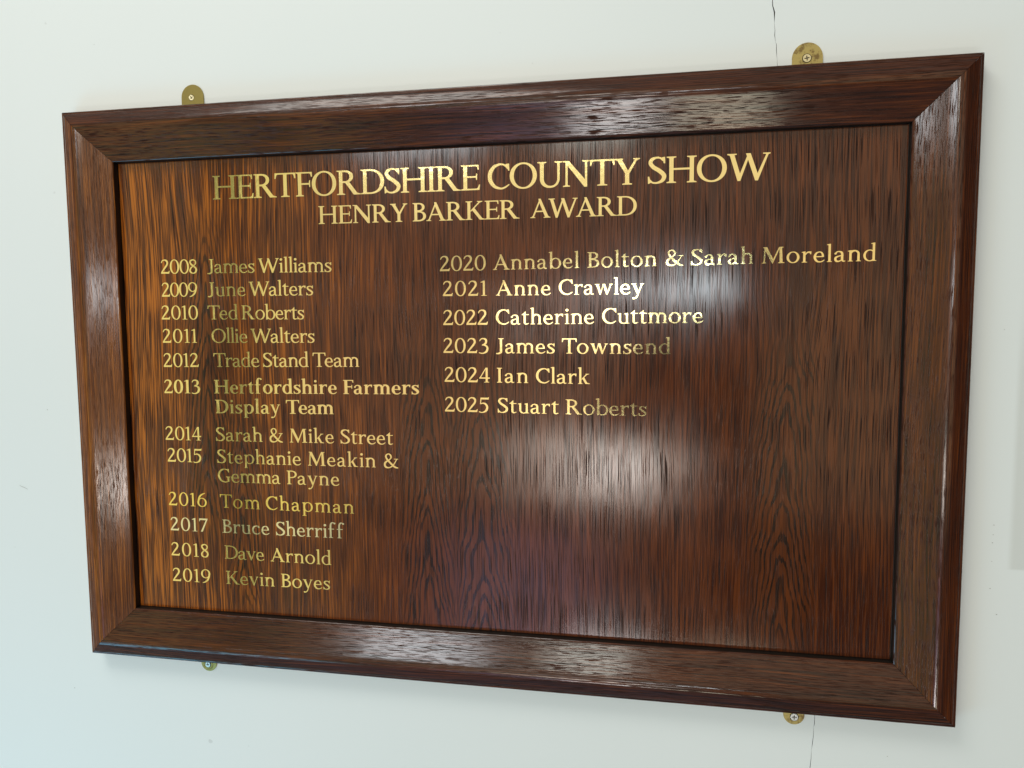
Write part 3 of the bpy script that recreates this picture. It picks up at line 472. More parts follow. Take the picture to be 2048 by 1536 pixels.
  't': '20,436 20,469 31,470 85,511 163,600 175,600 177,598 178,470 305,469 304,434 177,433 177,94 174,82 175,70 182,58 193,46 202,40 211,37 232,39 289,55 295,55 301,51 305,43 304,37 299,31 235,-5 211,-13 190,-15 169,-12 148,-2 129,13 112,33 105,46 100,58 95,94 95,433 22,434',
  'f': '12,436 13,470 82,470 85,472 85,589 86,592 89,643 93,670 102,700 117,733 133,760 151,782 169,795 187,802 208,805 238,803 259,800 307,786 319,785 328,783 343,774 354,760 357,751 358,739 356,730 352,720 346,712 337,705 328,701 316,698 304,699 295,701 278,712 272,721 268,729 265,751 235,756 211,751 201,742 190,721 178,691 170,658 168,622 167,472 169,470 290,469 289,434 169,434 167,430 167,49 170,37 178,30 229,21 231,19 231,4 229,0 37,1 37,19 40,22 73,30 80,34 82,37 85,49 85,433 16,434',
  'v': '-4,451 -4,466 -2,470 170,469 169,449 145,443 145,439 247,120 250,120 361,439 358,442 322,449 320,451 320,469 456,469 456,451 454,449 418,439 412,428 403,428 400,425 246,-11 208,-12 205,-9 46,426 37,429 34,438 32,439 -2,449',
  'w': '-4,451 -4,466 -2,470 166,469 166,451 163,448 145,443 143,442 144,439 226,142 229,138 299,442 291,469 394,470 490,128 595,439 592,441 553,449 552,469 688,469 688,451 685,448 650,439 643,428 633,427 484,-11 481,-12 448,-12 445,-9 322,371 223,-8 220,-12 184,-11 44,427 37,429 34,438 32,439 -2,449',
  'y': '-4,451 -4,466 -2,470 170,469 169,449 144,442 253,117 256,119 367,439 364,442 328,449 326,451 326,469 460,470 462,466 462,451 460,449 424,439 418,428 409,428 406,424 261,-8 263,-20 262,-27 240,-89 225,-122 208,-149 193,-170 178,-187 163,-200 151,-208 136,-214 79,-229 67,-230 55,-227 44,-221 35,-212 30,-203 28,-191 30,-179 34,-170 40,-163 49,-156 67,-150 82,-151 93,-155 103,-162 112,-172 127,-166 139,-158 164,-131 187,-95 196,-74 224,1 208,9 205,13 46,427 37,429 34,438 32,439 -2,449',
  'k': '-2,724 -2,748 49,758 52,760 52,766 55,768 103,768 130,773 134,772 134,229 136,223 317,442 314,445 295,449 295,470 440,469 439,449 397,439 394,434 363,433 250,304 359,64 362,61 424,30 469,22 469,0 291,1 293,4 184,228 163,205 136,213 134,211 134,46 137,37 145,30 181,21 182,1 4,1 4,19 7,22 40,30 47,34 49,37 52,49 52,697 37,718',
  '0': '12,349 14,400 20,451 29,499 43,544 61,584 82,620 106,651 134,676 163,695 196,707 232,712 268,710 301,700 331,684 360,661 385,633 406,601 423,568 438,529 450,487 457,445 462,400 464,352 462,301 458,256 450,214 439,175 425,136 408,103 388,71 367,46 343,24 316,7 289,-4 259,-11 226,-12 196,-7 166,4 139,20 115,40 91,67 71,97 54,130 39,169 27,211 19,253 14,301;98,349 99,304 103,259 109,217 117,178 128,142 142,109 157,82 172,62 190,45 211,33 232,28 253,29 274,37 292,50 310,69 325,91 340,121 352,154 362,190 370,232 375,277 378,322 378,373 375,421 370,463 363,505 353,541 342,574 328,603 313,627 295,648 277,661 262,668 244,672 226,671 208,666 193,657 178,645 164,628 151,609 139,585 129,559 119,529 111,496 101,427',
  '1': '70,619 70,640 164,676 166,700 226,700 244,707 247,706 247,49 250,36 259,30 325,21 327,19 327,4 325,0 85,1 85,19 88,21 154,30 162,37 165,49 165,616 163,620 73,616',
  '2': '26,4 26,49 32,58 32,67 36,76 95,175 149,259 202,340 253,412 273,442 283,463 294,490 300,511 303,532 303,550 298,571 290,592 280,610 271,622 256,636 238,648 220,656 199,660 178,658 154,649 130,634 120,625 111,613 79,550 74,544 67,541 58,540 50,544 45,550 42,559 43,566 62,616 76,647 94,669 121,689 154,705 187,714 226,717 265,713 298,704 322,692 344,673 361,649 375,619 383,586 387,547 385,513 376,475 367,448 354,421 324,370 248,268 158,154 110,85 349,84 395,100 418,145 445,145 420,1 28,0',
  '3': '20,19 22,28 26,34 31,38 40,40 55,36 97,20 118,15 166,15 184,18 202,24 220,33 241,46 262,62 280,79 301,106 321,145 336,193 339,214 340,232 338,250 333,265 326,280 314,298 289,326 262,345 250,350 232,354 160,363 151,368 145,379 146,388 152,397 157,400 167,403 232,451 252,469 265,489 280,526 287,562 287,577 284,592 273,616 266,625 256,634 226,652 199,661 175,661 145,652 120,637 107,622 80,577 70,565 61,562 52,564 44,571 42,580 43,586 65,637 79,661 97,680 124,697 142,704 163,710 184,714 208,715 256,711 295,701 322,686 334,676 343,665 358,637 367,604 369,577 368,544 363,511 355,480 345,457 333,436 319,420 297,403 296,400 313,392 334,379 352,364 370,347 395,316 403,301 412,280 418,259 421,241 421,199 412,145 398,100 387,76 372,52 358,36 340,20 316,5 286,-9 253,-21 217,-31 193,-34 163,-35 133,-33 103,-28 79,-20 31,2 23,10',
  '4': '20,184 20,235 43,236 45,238 289,698 292,700 370,700 372,697 372,238 376,236 460,235 460,181 376,180 372,178 372,49 375,37 382,31 436,21 438,19 438,1 224,1 224,19 226,21 277,30 285,34 287,37 290,49 289,180 22,180;92,238 97,236 286,236 290,238 289,620',
  '5': '18,19 20,28 24,34 31,39 37,40 52,36 97,18 109,16 127,15 154,16 175,19 193,25 214,37 235,52 259,74 277,94 290,112 301,134 312,163 321,196 327,229 328,250 326,268 320,289 311,310 295,337 277,361 262,376 244,390 214,405 199,409 184,411 160,406 100,381 91,382 84,385 79,391 72,391 95,697 97,700 409,700 430,730 445,730 448,727 432,619 430,616 130,616 128,613 112,430 154,451 172,458 187,461 211,463 235,462 262,458 283,452 301,445 316,436 343,412 371,376 396,331 406,304 411,280 414,253 413,226 405,175 397,136 385,103 372,76 360,58 343,40 325,26 307,14 277,-1 244,-14 214,-25 187,-30 142,-33 112,-31 94,-27 73,-19 28,3 21,10',
  '6': '17,226 18,253 22,277 28,301 35,322 44,382 57,427 74,475 92,517 112,553 133,584 160,614 190,639 232,668 277,693 301,703 331,711 388,722 394,722 400,719 405,712 407,706 405,697 400,691 340,665 313,650 264,610 227,574 207,550 187,520 168,487 150,448 151,445 190,459 232,465 271,464 307,457 340,445 373,426 403,401 427,373 448,338 462,301 471,262 473,220 469,178 459,139 443,103 422,70 397,43 370,22 340,5 307,-7 271,-14 232,-15 196,-10 163,0 133,14 103,35 79,58 56,88 38,121 26,154 19,190;101,214 106,169 118,127 128,106 138,88 150,73 163,59 178,47 193,38 208,31 223,27 241,25 259,26 277,30 292,35 307,43 322,54 335,67 347,82 367,116 381,157 388,202 388,250 381,295 367,334 352,361 336,382 316,401 295,413 271,422 247,425 223,423 199,415 177,403 157,385 140,364 126,340 116,316 109,235',
  '9': '7,475 10,517 19,556 36,595 57,628 85,658 115,681 151,699 187,710 229,715 271,712 310,703 346,686 379,664 406,637 430,603 448,565 456,535 462,502 463,469 460,436 454,406 444,376 439,334 430,295 413,244 393,193 374,157 357,130 341,109 319,85 289,60 259,39 214,12 184,-2 154,-10 88,-22 79,-18 74,-11 73,-2 76,4 82,10 136,34 163,48 193,70 235,108 265,140 286,169 309,208 330,253 328,254 298,244 268,237 241,235 211,236 184,241 157,248 130,260 107,274 85,292 64,313 46,337 33,361 21,388 14,415 9,445;91,475 94,433 103,391 118,355 140,322 166,298 181,289 196,282 226,275 244,275 259,277 274,282 289,289 316,308 339,334 357,367 364,382 371,466 374,475 379,484 377,508 373,535 364,568 350,598 332,625 312,646 289,661 265,671 238,675 211,673 187,664 163,650 142,630 124,605 110,577 99,544 93,511',
  '7': '20,544 35,697 37,700 439,700 440,697 439,667 181,3 178,0 90,1 351,613 91,614 58,589 46,541 22,540',
  '8': '52,154 55,181 62,211 77,244 97,277 115,301 133,320 157,339 195,364 195,367 154,400 126,427 105,457 87,493 74,532 69,571 72,607 76,622 82,637 91,651 103,664 127,681 160,693 235,714 250,712 307,691 328,681 343,672 358,658 369,643 379,625 386,604 392,580 394,559 394,535 391,514 385,493 377,472 366,451 343,421 325,405 301,388 301,385 346,346 377,313 403,272 418,235 423,214 425,196 424,160 413,115 396,73 382,49 363,28 340,12 313,-1 277,-11 244,-15 208,-14 175,-8 145,1 121,13 105,25 88,43 73,67 62,94 55,124;123,160 125,139 132,115 142,93 154,76 175,58 199,44 223,36 241,36 261,43 280,55 298,71 314,91 329,118 340,148 346,175 346,196 342,211 335,226 312,262 286,289 235,333 229,330 194,295 176,274 164,256 146,226 134,202 126,178;139,574 142,556 149,535 162,511 176,490 200,466 262,418 286,442 304,463 320,490 331,517 335,541 334,565 328,592 319,613 310,624 298,633 241,658 187,634 160,619 151,609 144,598 140,586',
  '&': '45,169 48,205 55,235 68,265 84,289 100,306 121,322 145,337 193,364 193,367 174,394 156,424 132,475 123,502 117,529 113,556 113,577 115,598 120,616 128,634 139,649 152,664 169,677 187,689 211,701 238,710 265,715 289,714 319,707 346,695 370,679 388,661 403,637 418,601 425,562 425,526 417,496 400,463 370,424 343,397 304,367 475,175 500,205 524,241 587,355 629,424 523,425 520,427 520,454 523,457 718,457 720,454 720,427 718,425 670,424 668,412 625,331 574,232 550,190 514,139 514,136 562,96 613,63 643,49 712,24 720,16 722,4 718,-7 709,-14 700,-16 628,-17 604,-15 583,-10 559,0 529,17 499,38 460,72 457,72 424,42 394,21 358,2 322,-10 280,-20 238,-24 196,-23 157,-16 130,-6 109,7 91,24 78,43 65,67 54,100 47,136;134,160 136,139 144,115 154,94 167,76 183,64 202,53 226,44 250,38 268,37 286,38 307,43 328,51 352,64 377,79 397,94 417,112 343,190 235,313 187,269 161,238 149,217 140,196 135,178;185,580 187,565 192,541 209,496 235,451 268,409 298,428 319,446 339,472 352,499 358,523 359,544 353,571 342,601 328,625 307,647 286,661 277,664 268,665 256,662 241,654 225,643 208,628 198,616 191,604 186,592',
 },
 'bold': {
  'H': '0,1 1,27 49,40 58,46 62,64 62,637 58,653 48,661 0,673 1,700 253,700 254,673 206,661 196,653 192,637 193,403 532,403 532,637 527,655 517,662 471,673 470,697 472,700 721,700 724,697 724,673 676,661 667,655 666,652 662,634 662,64 666,46 676,39 721,28 724,25 724,1 470,1 470,25 472,28 517,38 528,46 532,64 532,343 193,343 192,64 196,46 205,40 253,27 254,1',
  'F': '0,1 1,27 49,40 58,46 62,64 62,637 58,653 48,661 0,673 1,700 460,700 466,562 463,560 436,561 414,640 385,660 196,660 192,658 193,391 370,391 385,460 406,460 408,457 408,265 406,262 385,262 383,265 370,334 192,334 192,64 196,46 205,40 253,27 254,1',
  'T': '12,538 19,700 631,700 637,535 607,535 582,634 556,657 391,658 394,658 395,655 390,619 390,64 394,46 406,38 460,27 462,25 462,1 188,1 188,25 190,27 244,38 256,46 260,64 260,619 255,655 256,658 259,658 94,657 68,634 43,535 13,535',
  'D': '0,1 1,27 49,40 58,46 62,64 62,637 58,653 48,661 0,673 1,700 265,700 301,698 337,693 388,682 435,664 478,641 517,613 539,592 560,568 580,541 595,514 609,484 619,454 626,421 631,388 632,352 631,313 626,277 618,244 607,211 593,181 577,154 556,127 537,106 517,87 495,70 472,55 445,41 418,29 391,19 361,11 316,4 271,0;192,58 196,56 262,56 304,61 328,67 349,75 368,85 387,97 406,112 424,130 439,148 454,171 466,193 476,217 485,244 491,271 496,301 498,334 498,370 495,403 490,433 484,460 475,487 462,514 449,538 433,560 415,580 394,598 373,612 349,625 325,634 301,640 253,644 192,643',
  'l': '-2,724 -2,748 49,756 52,757 52,766 55,768 127,768 166,774 168,772 168,49 171,37 173,34 181,30 214,21 216,19 216,4 214,0 4,1 4,19 7,22 40,30 47,34 49,37 52,49 52,697 37,718',
  'i': '-2,427 -2,448 1,450 49,458 52,460 52,469 55,470 127,470 167,475 168,49 171,37 173,34 181,30 214,21 216,19 216,4 214,0 4,1 4,19 7,22 40,30 47,34 49,37 52,49 52,400 37,420;44,634 45,646 49,658 61,677 79,689 91,694 103,695 115,694 126,691 145,679 158,661 163,649 164,637 163,625 160,613 148,594 130,581 118,577 106,575 94,576 82,579 73,584 62,592 50,610 46,622',
  'h': '-2,724 -2,748 49,756 52,757 52,766 55,768 127,768 166,774 168,772 168,469 169,467 205,477 241,482 280,481 313,476 343,466 372,451 394,433 415,409 427,389 436,367 442,346 445,322 446,46 449,37 457,30 493,21 493,0 282,1 283,21 319,30 327,37 330,46 330,292 331,295 337,295 338,298 335,319 330,337 323,355 314,370 304,384 291,397 276,409 262,417 233,406 217,397 205,385 178,349 168,340 168,49 171,37 173,34 181,30 214,21 216,19 216,1 4,1 4,19 7,22 40,30 47,34 49,37 52,49 52,697 37,718',
  'm': '-2,427 -2,448 1,450 49,458 52,460 52,469 55,470 127,470 166,476 169,470 196,477 220,481 250,482 280,480 304,476 328,469 349,460 367,449 383,436 398,421 409,406 424,381 449,415 469,433 454,435 430,434 428,436 428,463 430,466 436,468 460,476 484,480 508,482 538,481 562,479 583,474 604,467 624,457 649,440 670,418 688,391 700,361 706,334 708,307 708,49 711,37 713,34 721,30 754,21 756,19 756,1 550,1 550,19 553,22 580,30 587,34 589,37 592,46 592,292 595,295 598,295 600,298 593,334 586,352 578,367 557,394 529,415 505,407 487,397 475,385 445,346 435,340 438,304 438,49 441,37 443,34 451,30 478,21 480,19 480,1 280,1 280,19 283,22 310,30 317,34 319,37 322,46 322,292 325,295 328,295 330,298 323,334 316,352 308,367 287,394 259,415 235,407 217,397 205,385 178,349 168,340 168,49 171,37 173,34 181,30 214,21 216,19 216,1 4,1 4,19 7,22 40,30 47,34 49,37 52,49 52,400 37,420',
  'r': '-2,427 -2,448 1,450 49,458 52,460 52,469 55,470 127,470 166,476 168,472 169,384 187,416 202,436 220,451 241,461 265,468 295,473 370,468 374,466 366,346 340,345 310,397 307,406 295,411 268,409 247,404 232,394 216,376 178,325 168,316 168,46 172,35 178,31 229,20 229,0 4,1 4,19 7,22 40,30 47,34 49,37 52,49 52,400 37,420',
  'o': '12,235 16,283 22,307 30,331 50,373 64,393 79,411 97,429 115,443 133,455 154,466 175,474 196,479 217,483 241,484 265,482 286,479 307,473 328,465 348,454 367,442 400,412 415,394 430,373 450,331 458,307 464,283 468,235 464,187 458,163 450,139 430,97 415,76 400,58 367,28 348,16 328,5 307,-3 286,-9 265,-12 241,-14 217,-13 196,-9 175,-4 154,4 133,15 115,27 97,41 79,59 64,77 50,97 30,139 22,163 16,187;132,235 136,184 145,139 161,100 171,82 182,67 193,56 205,47 217,41 232,37 247,36 259,39 274,46 286,55 298,67 310,83 321,103 330,124 342,172 348,223 346,274 336,325 329,349 319,370 309,388 298,403 286,415 271,426 259,431 244,434 229,433 214,428 202,421 188,409 175,394 165,379 155,358 147,337 136,289',
  'd': '16,235 17,265 22,295 30,325 41,352 55,379 72,403 91,424 113,442 136,457 160,468 187,477 214,482 241,483 268,481 298,475 328,463 330,466 330,697 316,718 277,724 277,748 328,756 330,757 330,766 334,768 406,768 445,773 446,40 448,35 497,22 498,1 331,0 328,7 307,-2 283,-8 259,-12 232,-13 208,-11 187,-7 166,-1 145,8 117,25 91,46 70,70 50,100 35,130 25,163 18,199;134,235 137,187 145,142 160,102 179,70 190,58 202,48 214,42 229,38 244,37 256,40 268,45 280,53 295,68 310,90 322,116 330,142 330,331 316,368 297,400 283,415 271,424 259,429 244,433 229,432 214,428 199,420 187,409 175,395 165,379 155,358 148,337 138,289',
  'p': '-2,427 -2,448 1,450 49,458 52,460 52,469 55,470 127,470 166,476 168,472 169,460 202,474 238,481 274,483 310,478 337,471 364,459 388,444 409,426 428,406 446,382 461,355 472,328 482,292 486,256 486,217 482,178 472,142 458,109 440,79 418,52 391,29 364,11 334,-2 301,-10 268,-13 232,-11 199,-3 169,10 168,-176 172,-187 178,-191 223,-201 223,-222 4,-221 4,-203 7,-200 40,-192 47,-188 49,-185 52,-173 52,400 37,420;168,307 168,160 176,130 187,102 196,85 208,68 220,55 235,45 247,40 262,37 277,38 292,43 304,50 316,61 328,75 337,90 354,130 365,175 369,226 367,280 358,328 343,368 334,385 322,402 310,415 298,424 286,429 271,433 256,432 244,429 229,422 217,412 206,400 196,385 179,349',
  'e': '25,226 26,250 30,274 37,298 47,322 61,349 78,376 95,397 111,412 127,423 151,436 181,446 211,453 235,457 253,457 271,455 292,449 322,435 346,417 372,388 392,358 405,331 411,307 414,253 412,238 405,223 394,211 382,204 367,200 355,200 343,203 322,217 244,215 148,216 146,214 153,178 182,79 191,61 197,55 208,49 238,39 274,36 304,41 337,54 355,65 406,102 412,103 418,100 422,94 422,85 385,43 364,23 343,10 316,-2 283,-10 247,-12 202,-8 166,1 136,15 108,34 82,58 62,85 46,115 35,148 28,187;152,259 154,256 157,256 309,259 309,301 300,361 293,385 281,400 271,408 259,413 247,415 235,414 217,410 196,401 181,392 169,382 163,373 161,364 159,298',
  'a': '30,118 33,148 44,175 61,198 84,217 103,228 127,238 208,261 259,274 261,277 260,376 257,382 251,388 232,400 208,409 190,411 169,405 148,395 138,385 127,364 128,343 123,328 112,316 103,311 94,308 82,308 70,312 60,319 52,331 48,343 49,355 53,367 61,377 70,384 83,388 103,417 124,434 157,449 193,457 229,457 253,453 274,447 307,433 334,411 349,393 362,370 373,340 378,313 380,277 376,205 375,70 378,49 382,37 385,34 415,41 421,41 427,38 431,34 433,28 432,22 429,16 400,-1 385,-7 370,-10 355,-10 334,-5 315,4 298,16 283,33 268,21 247,8 226,-3 202,-11 187,-14 169,-16 148,-15 130,-11 112,-5 94,4 76,19 61,36 46,58 37,79 32,97;140,166 145,124 144,64 145,58 148,54 160,48 175,44 187,43 202,44 223,51 241,59 253,66 264,76 265,79 260,106 258,127 260,226 259,231 229,221 181,198 151,179 142,171',
  's': '28,-2 28,139 54,139 67,94 76,85 106,46 115,40 130,35 151,32 172,33 193,38 215,46 229,54 237,61 241,73 243,88 242,118 228,136 205,158 175,184 124,216 99,235 72,262 51,289 37,319 32,346 35,373 46,397 60,415 76,429 97,441 115,448 160,456 187,458 211,457 226,455 241,450 256,441 268,432 271,432 289,440 307,472 328,472 330,469 331,322 310,322 307,325 301,352 298,355 292,355 286,358 244,403 235,410 220,416 208,418 196,417 157,405 136,393 133,388 132,379 133,367 139,354 151,337 163,324 178,314 232,284 256,268 301,229 318,211 331,194 348,163 352,148 354,133 354,118 351,103 345,88 338,73 316,47 289,24 259,9 220,-4 181,-10 145,-8 112,0 97,7 82,16 52,2 31,-3',
  't': '20,436 20,469 34,471 94,509 196,600 208,600 211,598 211,472 214,470 305,469 304,434 211,433 211,91 209,88 208,67 210,43 214,37 223,37 289,55 295,55 301,51 305,43 304,37 299,31 235,-5 217,-11 199,-14 175,-11 148,0 127,15 113,31 106,43 101,58 95,94 95,433 22,434',
  'f': '12,436 13,470 82,470 85,472 85,589 86,592 88,640 93,670 100,694 115,724 133,751 157,778 175,793 193,801 211,804 235,804 259,799 307,786 319,785 328,783 342,775 352,763 358,745 357,733 354,724 342,709 325,700 316,698 304,699 286,706 277,713 270,724 267,733 266,748 265,751 247,755 232,756 217,752 213,742 209,721 203,625 201,472 205,470 290,469 289,434 201,433 201,49 204,37 211,31 262,21 265,19 265,1 37,1 37,19 40,22 73,30 80,34 82,37 85,49 85,433 16,434',
  'y': '-4,451 -4,466 -2,470 170,469 169,449 144,442 253,117 256,119 367,439 364,442 328,449 326,451 326,469 460,470 462,466 462,451 460,449 424,439 418,428 409,428 406,424 261,-8 263,-20 262,-27 240,-89 225,-122 208,-149 193,-170 178,-187 163,-200 151,-208 136,-214 79,-229 67,-230 55,-227 44,-221 35,-212 30,-203 28,-191 30,-179 34,-170 40,-163 49,-156 67,-150 82,-151 93,-155 103,-162 112,-172 127,-166 139,-158 164,-131 187,-95 196,-74 224,1 208,9 205,13 46,427 37,429 34,438 32,439 -2,449',
  '0': '12,349 14,400 20,451 29,499 43,544 61,584 82,620 106,651 134,676 163,695 196,707 232,712 268,710 301,700 331,684 360,661 385,633 406,601 423,568 438,529 450,487 457,445 462,400 464,352 462,301 458,256 450,214 439,175 425,136 408,103 388,71 367,46 343,24 316,7 289,-4 259,-11 226,-12 196,-7 166,4 139,20 115,40 91,67 71,97 54,130 39,169 27,211 19,253 14,301;132,349 136,259 147,181 156,145 166,114 178,87 190,68 205,51 220,42 235,38 253,40 268,49 283,64 295,82 308,109 319,141 328,175 335,214 340,256 343,304 344,352 343,400 340,445 335,487 328,523 319,559 309,589 298,613 285,634 271,649 256,658 244,662 232,662 220,658 208,651 196,640 187,628 168,592 153,544 141,484 134,418',
  '1': '70,619 70,640 163,670 165,673 166,700 256,700 277,707 280,707 281,706 281,49 284,37 292,30 358,21 361,19 361,1 85,1 85,19 88,21 154,30 162,37 165,49 165,616 163,620 73,616',
  '2': '26,4 26,49 32,58 34,73 103,187 187,316 233,397 257,445 270,478 281,514 286,544 286,565 282,589 278,607 271,622 263,631 250,642 220,656 199,660 178,658 154,649 130,634 120,625 111,613 79,550 74,544 67,541 58,540 50,544 45,550 42,559 43,566 62,616 76,647 94,669 121,689 154,705 187,714 223,717 265,712 298,703 325,690 349,670 373,640 390,607 400,577 405,544 404,511 396,475 388,451 377,427 352,387 328,358 267,292 232,249 153,148 110,85 349,84 395,100 418,145 445,145 420,1 28,0',
  '3': '20,19 22,28 26,34 31,38 40,40 55,36 97,20 115,16 160,15 193,20 226,36 262,61 287,85 295,97 301,110 309,133 315,166 320,202 321,229 320,247 315,265 298,303 278,331 259,347 247,352 232,355 160,363 154,365 149,370 145,382 147,391 152,397 157,400 167,403 229,447 247,463 256,475 264,499 269,535 271,598 269,616 266,625 259,633 247,642 217,656 193,662 169,660 142,651 118,636 106,621 80,577 70,565 61,562 52,564 44,571 42,580 43,586 67,640 81,664 100,683 127,698 145,705 166,711 208,715 256,710 298,698 319,688 334,677 349,662 361,646 371,628 379,610 384,586 386,565 385,544 379,517 370,493 358,469 347,451 331,431 313,415 295,403 298,400 321,391 343,380 378,355 405,328 416,313 426,295 437,259 441,220 436,178 422,133 408,103 391,75 374,52 355,33 334,18 304,0 271,-14 232,-27 202,-33 178,-35 145,-34 112,-30 82,-21 31,2 23,10',
 },
}
# lines: style, then words with start and end of their baseline in mm on the panel
LINES = [
 ('title', [('HERTFORDSHIRE', -380.2, 271.7, 7.1, 270.6), ('COUNTY', 17.6, 270.6, 214.6, 270.0), ('SHOW', 224.5, 270.0, 372.3, 269.6)]),
 ('sub', [('HENRY', -221.8, 233.0, -93.6, 232.5), ('BARKER', -86.4, 232.5, 59.5, 232.0), ('AWARD', 73.9, 232.0, 210.9, 231.6)]),
 ('L', [('2008', -467.6, 169.5, -409.9, 169.0), ('James', -393.9, 168.9, -320.5, 168.4), ('Williams', -315.0, 168.3, -204.8, 167.5)]),
 ('L', [('2009', -467.9, 136.5, -411.2, 136.3), ('June', -394.7, 136.3, -335.7, 136.1), ('Walters', -330.6, 136.1, -233.0, 135.9)]),
 ('L', [('2010', -470.1, 103.7, -411.6, 103.4), ('Ted', -396.1, 103.3, -348.6, 103.1), ('Roberts', -343.0, 103.1, -247.7, 102.6)]),
 ('L', [('2011', -470.0, 69.9, -414.8, 69.9), ('Ollie', -391.5, 69.9, -335.1, 69.9), ('Walters', -330.4, 69.9, -233.1, 69.9)]),
 ('L', [('2012', -470.4, 34.6, -413.6, 34.9), ('Trade', -390.1, 35.1, -318.2, 35.5), ('Stand', -312.7, 35.6, -243.0, 36.0), ('Team', -236.8, 36.1, -167.8, 36.5)]),
 ('LB', [('2013', -471.3, -3.8, -413.2, -3.4), ('Hertfordshire', -390.9, -3.2, -202.0, -1.6), ('Farmers', -192.4, -1.6, -81.9, -0.7)]),
 ('LB', [('Display', -390.1, -32.0, -288.7, -31.0), ('Team', -279.7, -30.9, -207.5, -30.2)]),
 ('L', [('2014', -472.9, -72.8, -415.1, -72.5), ('Sarah', -391.1, -72.4, -317.7, -72.1), ('&', -306.7, -72.0, -286.1, -71.9), ('Mike', -275.6, -71.9, -208.3, -71.6), ('Street', -198.5, -71.5, -121.1, -71.2)]),
 ('L', [('2015', -471.2, -105.1, -415.2, -105.0), ('Stephanie', -390.6, -104.9, -259.3, -104.4), ('Meakin', -248.7, -104.4, -147.0, -104.0), ('&', -135.2, -104.0, -114.0, -103.9)]),
 ('L', [('Gemma', -390.5, -133.1, -292.1, -132.5), ('Payne', -282.0, -132.4, -202.0, -132.0)]),
 ('LY', [('2016', -472.5, -170.6, -410.6, -170.8), ('Tom', -389.0, -170.8, -325.6, -171.0), ('Chapman', -316.1, -171.0, -181.2, -171.3)]),
 ('LS', [('2017', -471.5, -208.5, -410.4, -208.3), ('Bruce', -386.9, -208.3, -312.1, -208.0), ('Sherriff', -301.8, -208.0, -196.6, -207.7)]),
 ('L', [('2018', -472.2, -246.7, -411.0, -246.9), ('Dave', -384.7, -247.0, -321.9, -247.2), ('Arnold', -311.8, -247.2, -217.6, -247.5)]),
 ('L', [('2019', -471.8, -285.8, -409.7, -285.3), ('Kevin', -384.1, -285.2, -306.9, -284.6), ('Boyes', -296.4, -284.5, -220.6, -283.9)]),
 ('R', [('2020', -49.6, 165.6, 13.5, 165.9), ('Annabel', 23.3, 166.0, 137.6, 166.6), ('Bolton', 148.3, 166.6, 236.4, 167.1), ('&', 247.9, 167.1, 269.5, 167.3), ('Sarah', 278.9, 167.3, 354.4, 167.7), ('Moreland', 364.4, 167.7, 497.0, 168.4)]),
 ('R', [('2021', -46.0, 132.4, 14.6, 132.3), ('Anne', 27.0, 132.3, 100.3, 132.2), ('Crawley', 111.0, 132.2, 220.4, 132.1)]),
 ('R', [('2022', -46.1, 93.6, 15.5, 93.8), ('Catherine', 26.6, 93.9, 156.9, 94.4), ('Cuttmore', 167.5, 94.4, 294.6, 94.9)]),
 ('R', [('2023', -46.4, 56.1, 16.0, 55.9), ('James', 26.3, 55.9, 105.3, 55.7), ('Townsend', 114.9, 55.6, 254.9, 55.2)]),
 ('R', [('2024', -45.4, 16.9, 17.4, 16.5), ('Ian', 27.2, 16.5, 69.7, 16.3), ('Clark', 80.2, 16.2, 151.5, 15.8)]),
 ('R', [('2025', -45.6, -23.6, 16.0, -23.9), ('Stuart', 27.9, -24.0, 110.3, -24.5), ('Roberts', 119.8, -24.6, 225.0, -25.2)]),
]

def glyph_data(s):
    return [[tuple(int(q) for q in pt.split(',')) for pt in lp.split(' ')] for lp in s.split(';')]
GL = {(f, ch): glyph_data(s) for f, d in FONT.items() for ch, s in d.items()}
tri_cache = {}
def glyph_mesh(f, ch):
    key = (f, ch)
    if key in tri_cache: return tri_cache[key]
    cu = bpy.data.curves.new('outline', 'CURVE'); cu.dimensions = '2D'; cu.fill_mode = 'BOTH'; cu.extrude = 4.0
    for lp in GL[key]:
        sp = cu.splines.new('POLY'); sp.points.add(len(lp) - 1)
        for i, (x, y) in enumerate(lp): sp.points[i].co = (x, y, 0, 1)
        sp.use_cyclic_u = True
    ob = bpy.data.objects.new('outline', cu); COL.objects.link(ob)
    me = ob.to_mesh()
    vs_ = [tuple(v.co) for v in me.vertices]; fs_ = [tuple(p.vertices) for p in me.polygons]
    ob.to_mesh_clear(); bpy.data.objects.remove(ob); bpy.data.curves.remove(cu)
    tri_cache[key] = (vs_, fs_)
    return tri_cache[key]
STYLE = {'title': ('display', 32.6, M_GOLD), 'sub': ('display', 24.2, M_GOLD), 'L': ('regular', 19.8, M_GOLD), 'R': ('regular', 19.8, M_GOLD),
         'LB': ('bold', 19.6, M_GOLD), 'LY': ('regular', 19.8, M_GOLD_Y), 'LS': ('regular', 19.8, M_GOLD_S)}
KERN = {'RT': -55, 'RY': -45, 'AW': -70, 'WA': -60, 'KE': -25, 'TY': -10, 'TF': -5, 'To': -60, 'Te': -65, 'Tr': -45, 'Wa': -55, 'Wi': -25, 'Ta': -55,
        'Ke': -35, 'Pa': -45, 'Ar': -15, 'An': -15, 'ry': -10, 'ra': -8, 'Fa': -45, 'yn': -12, 'ay': -14, 'oy': -14, 'ye': -14, 'av': -14, 've': -14, 'ev': -14, 'wl': -6, 'aw': -12, 'OU': 6, 'OR': 8, 'FO': -20}
flip = 0
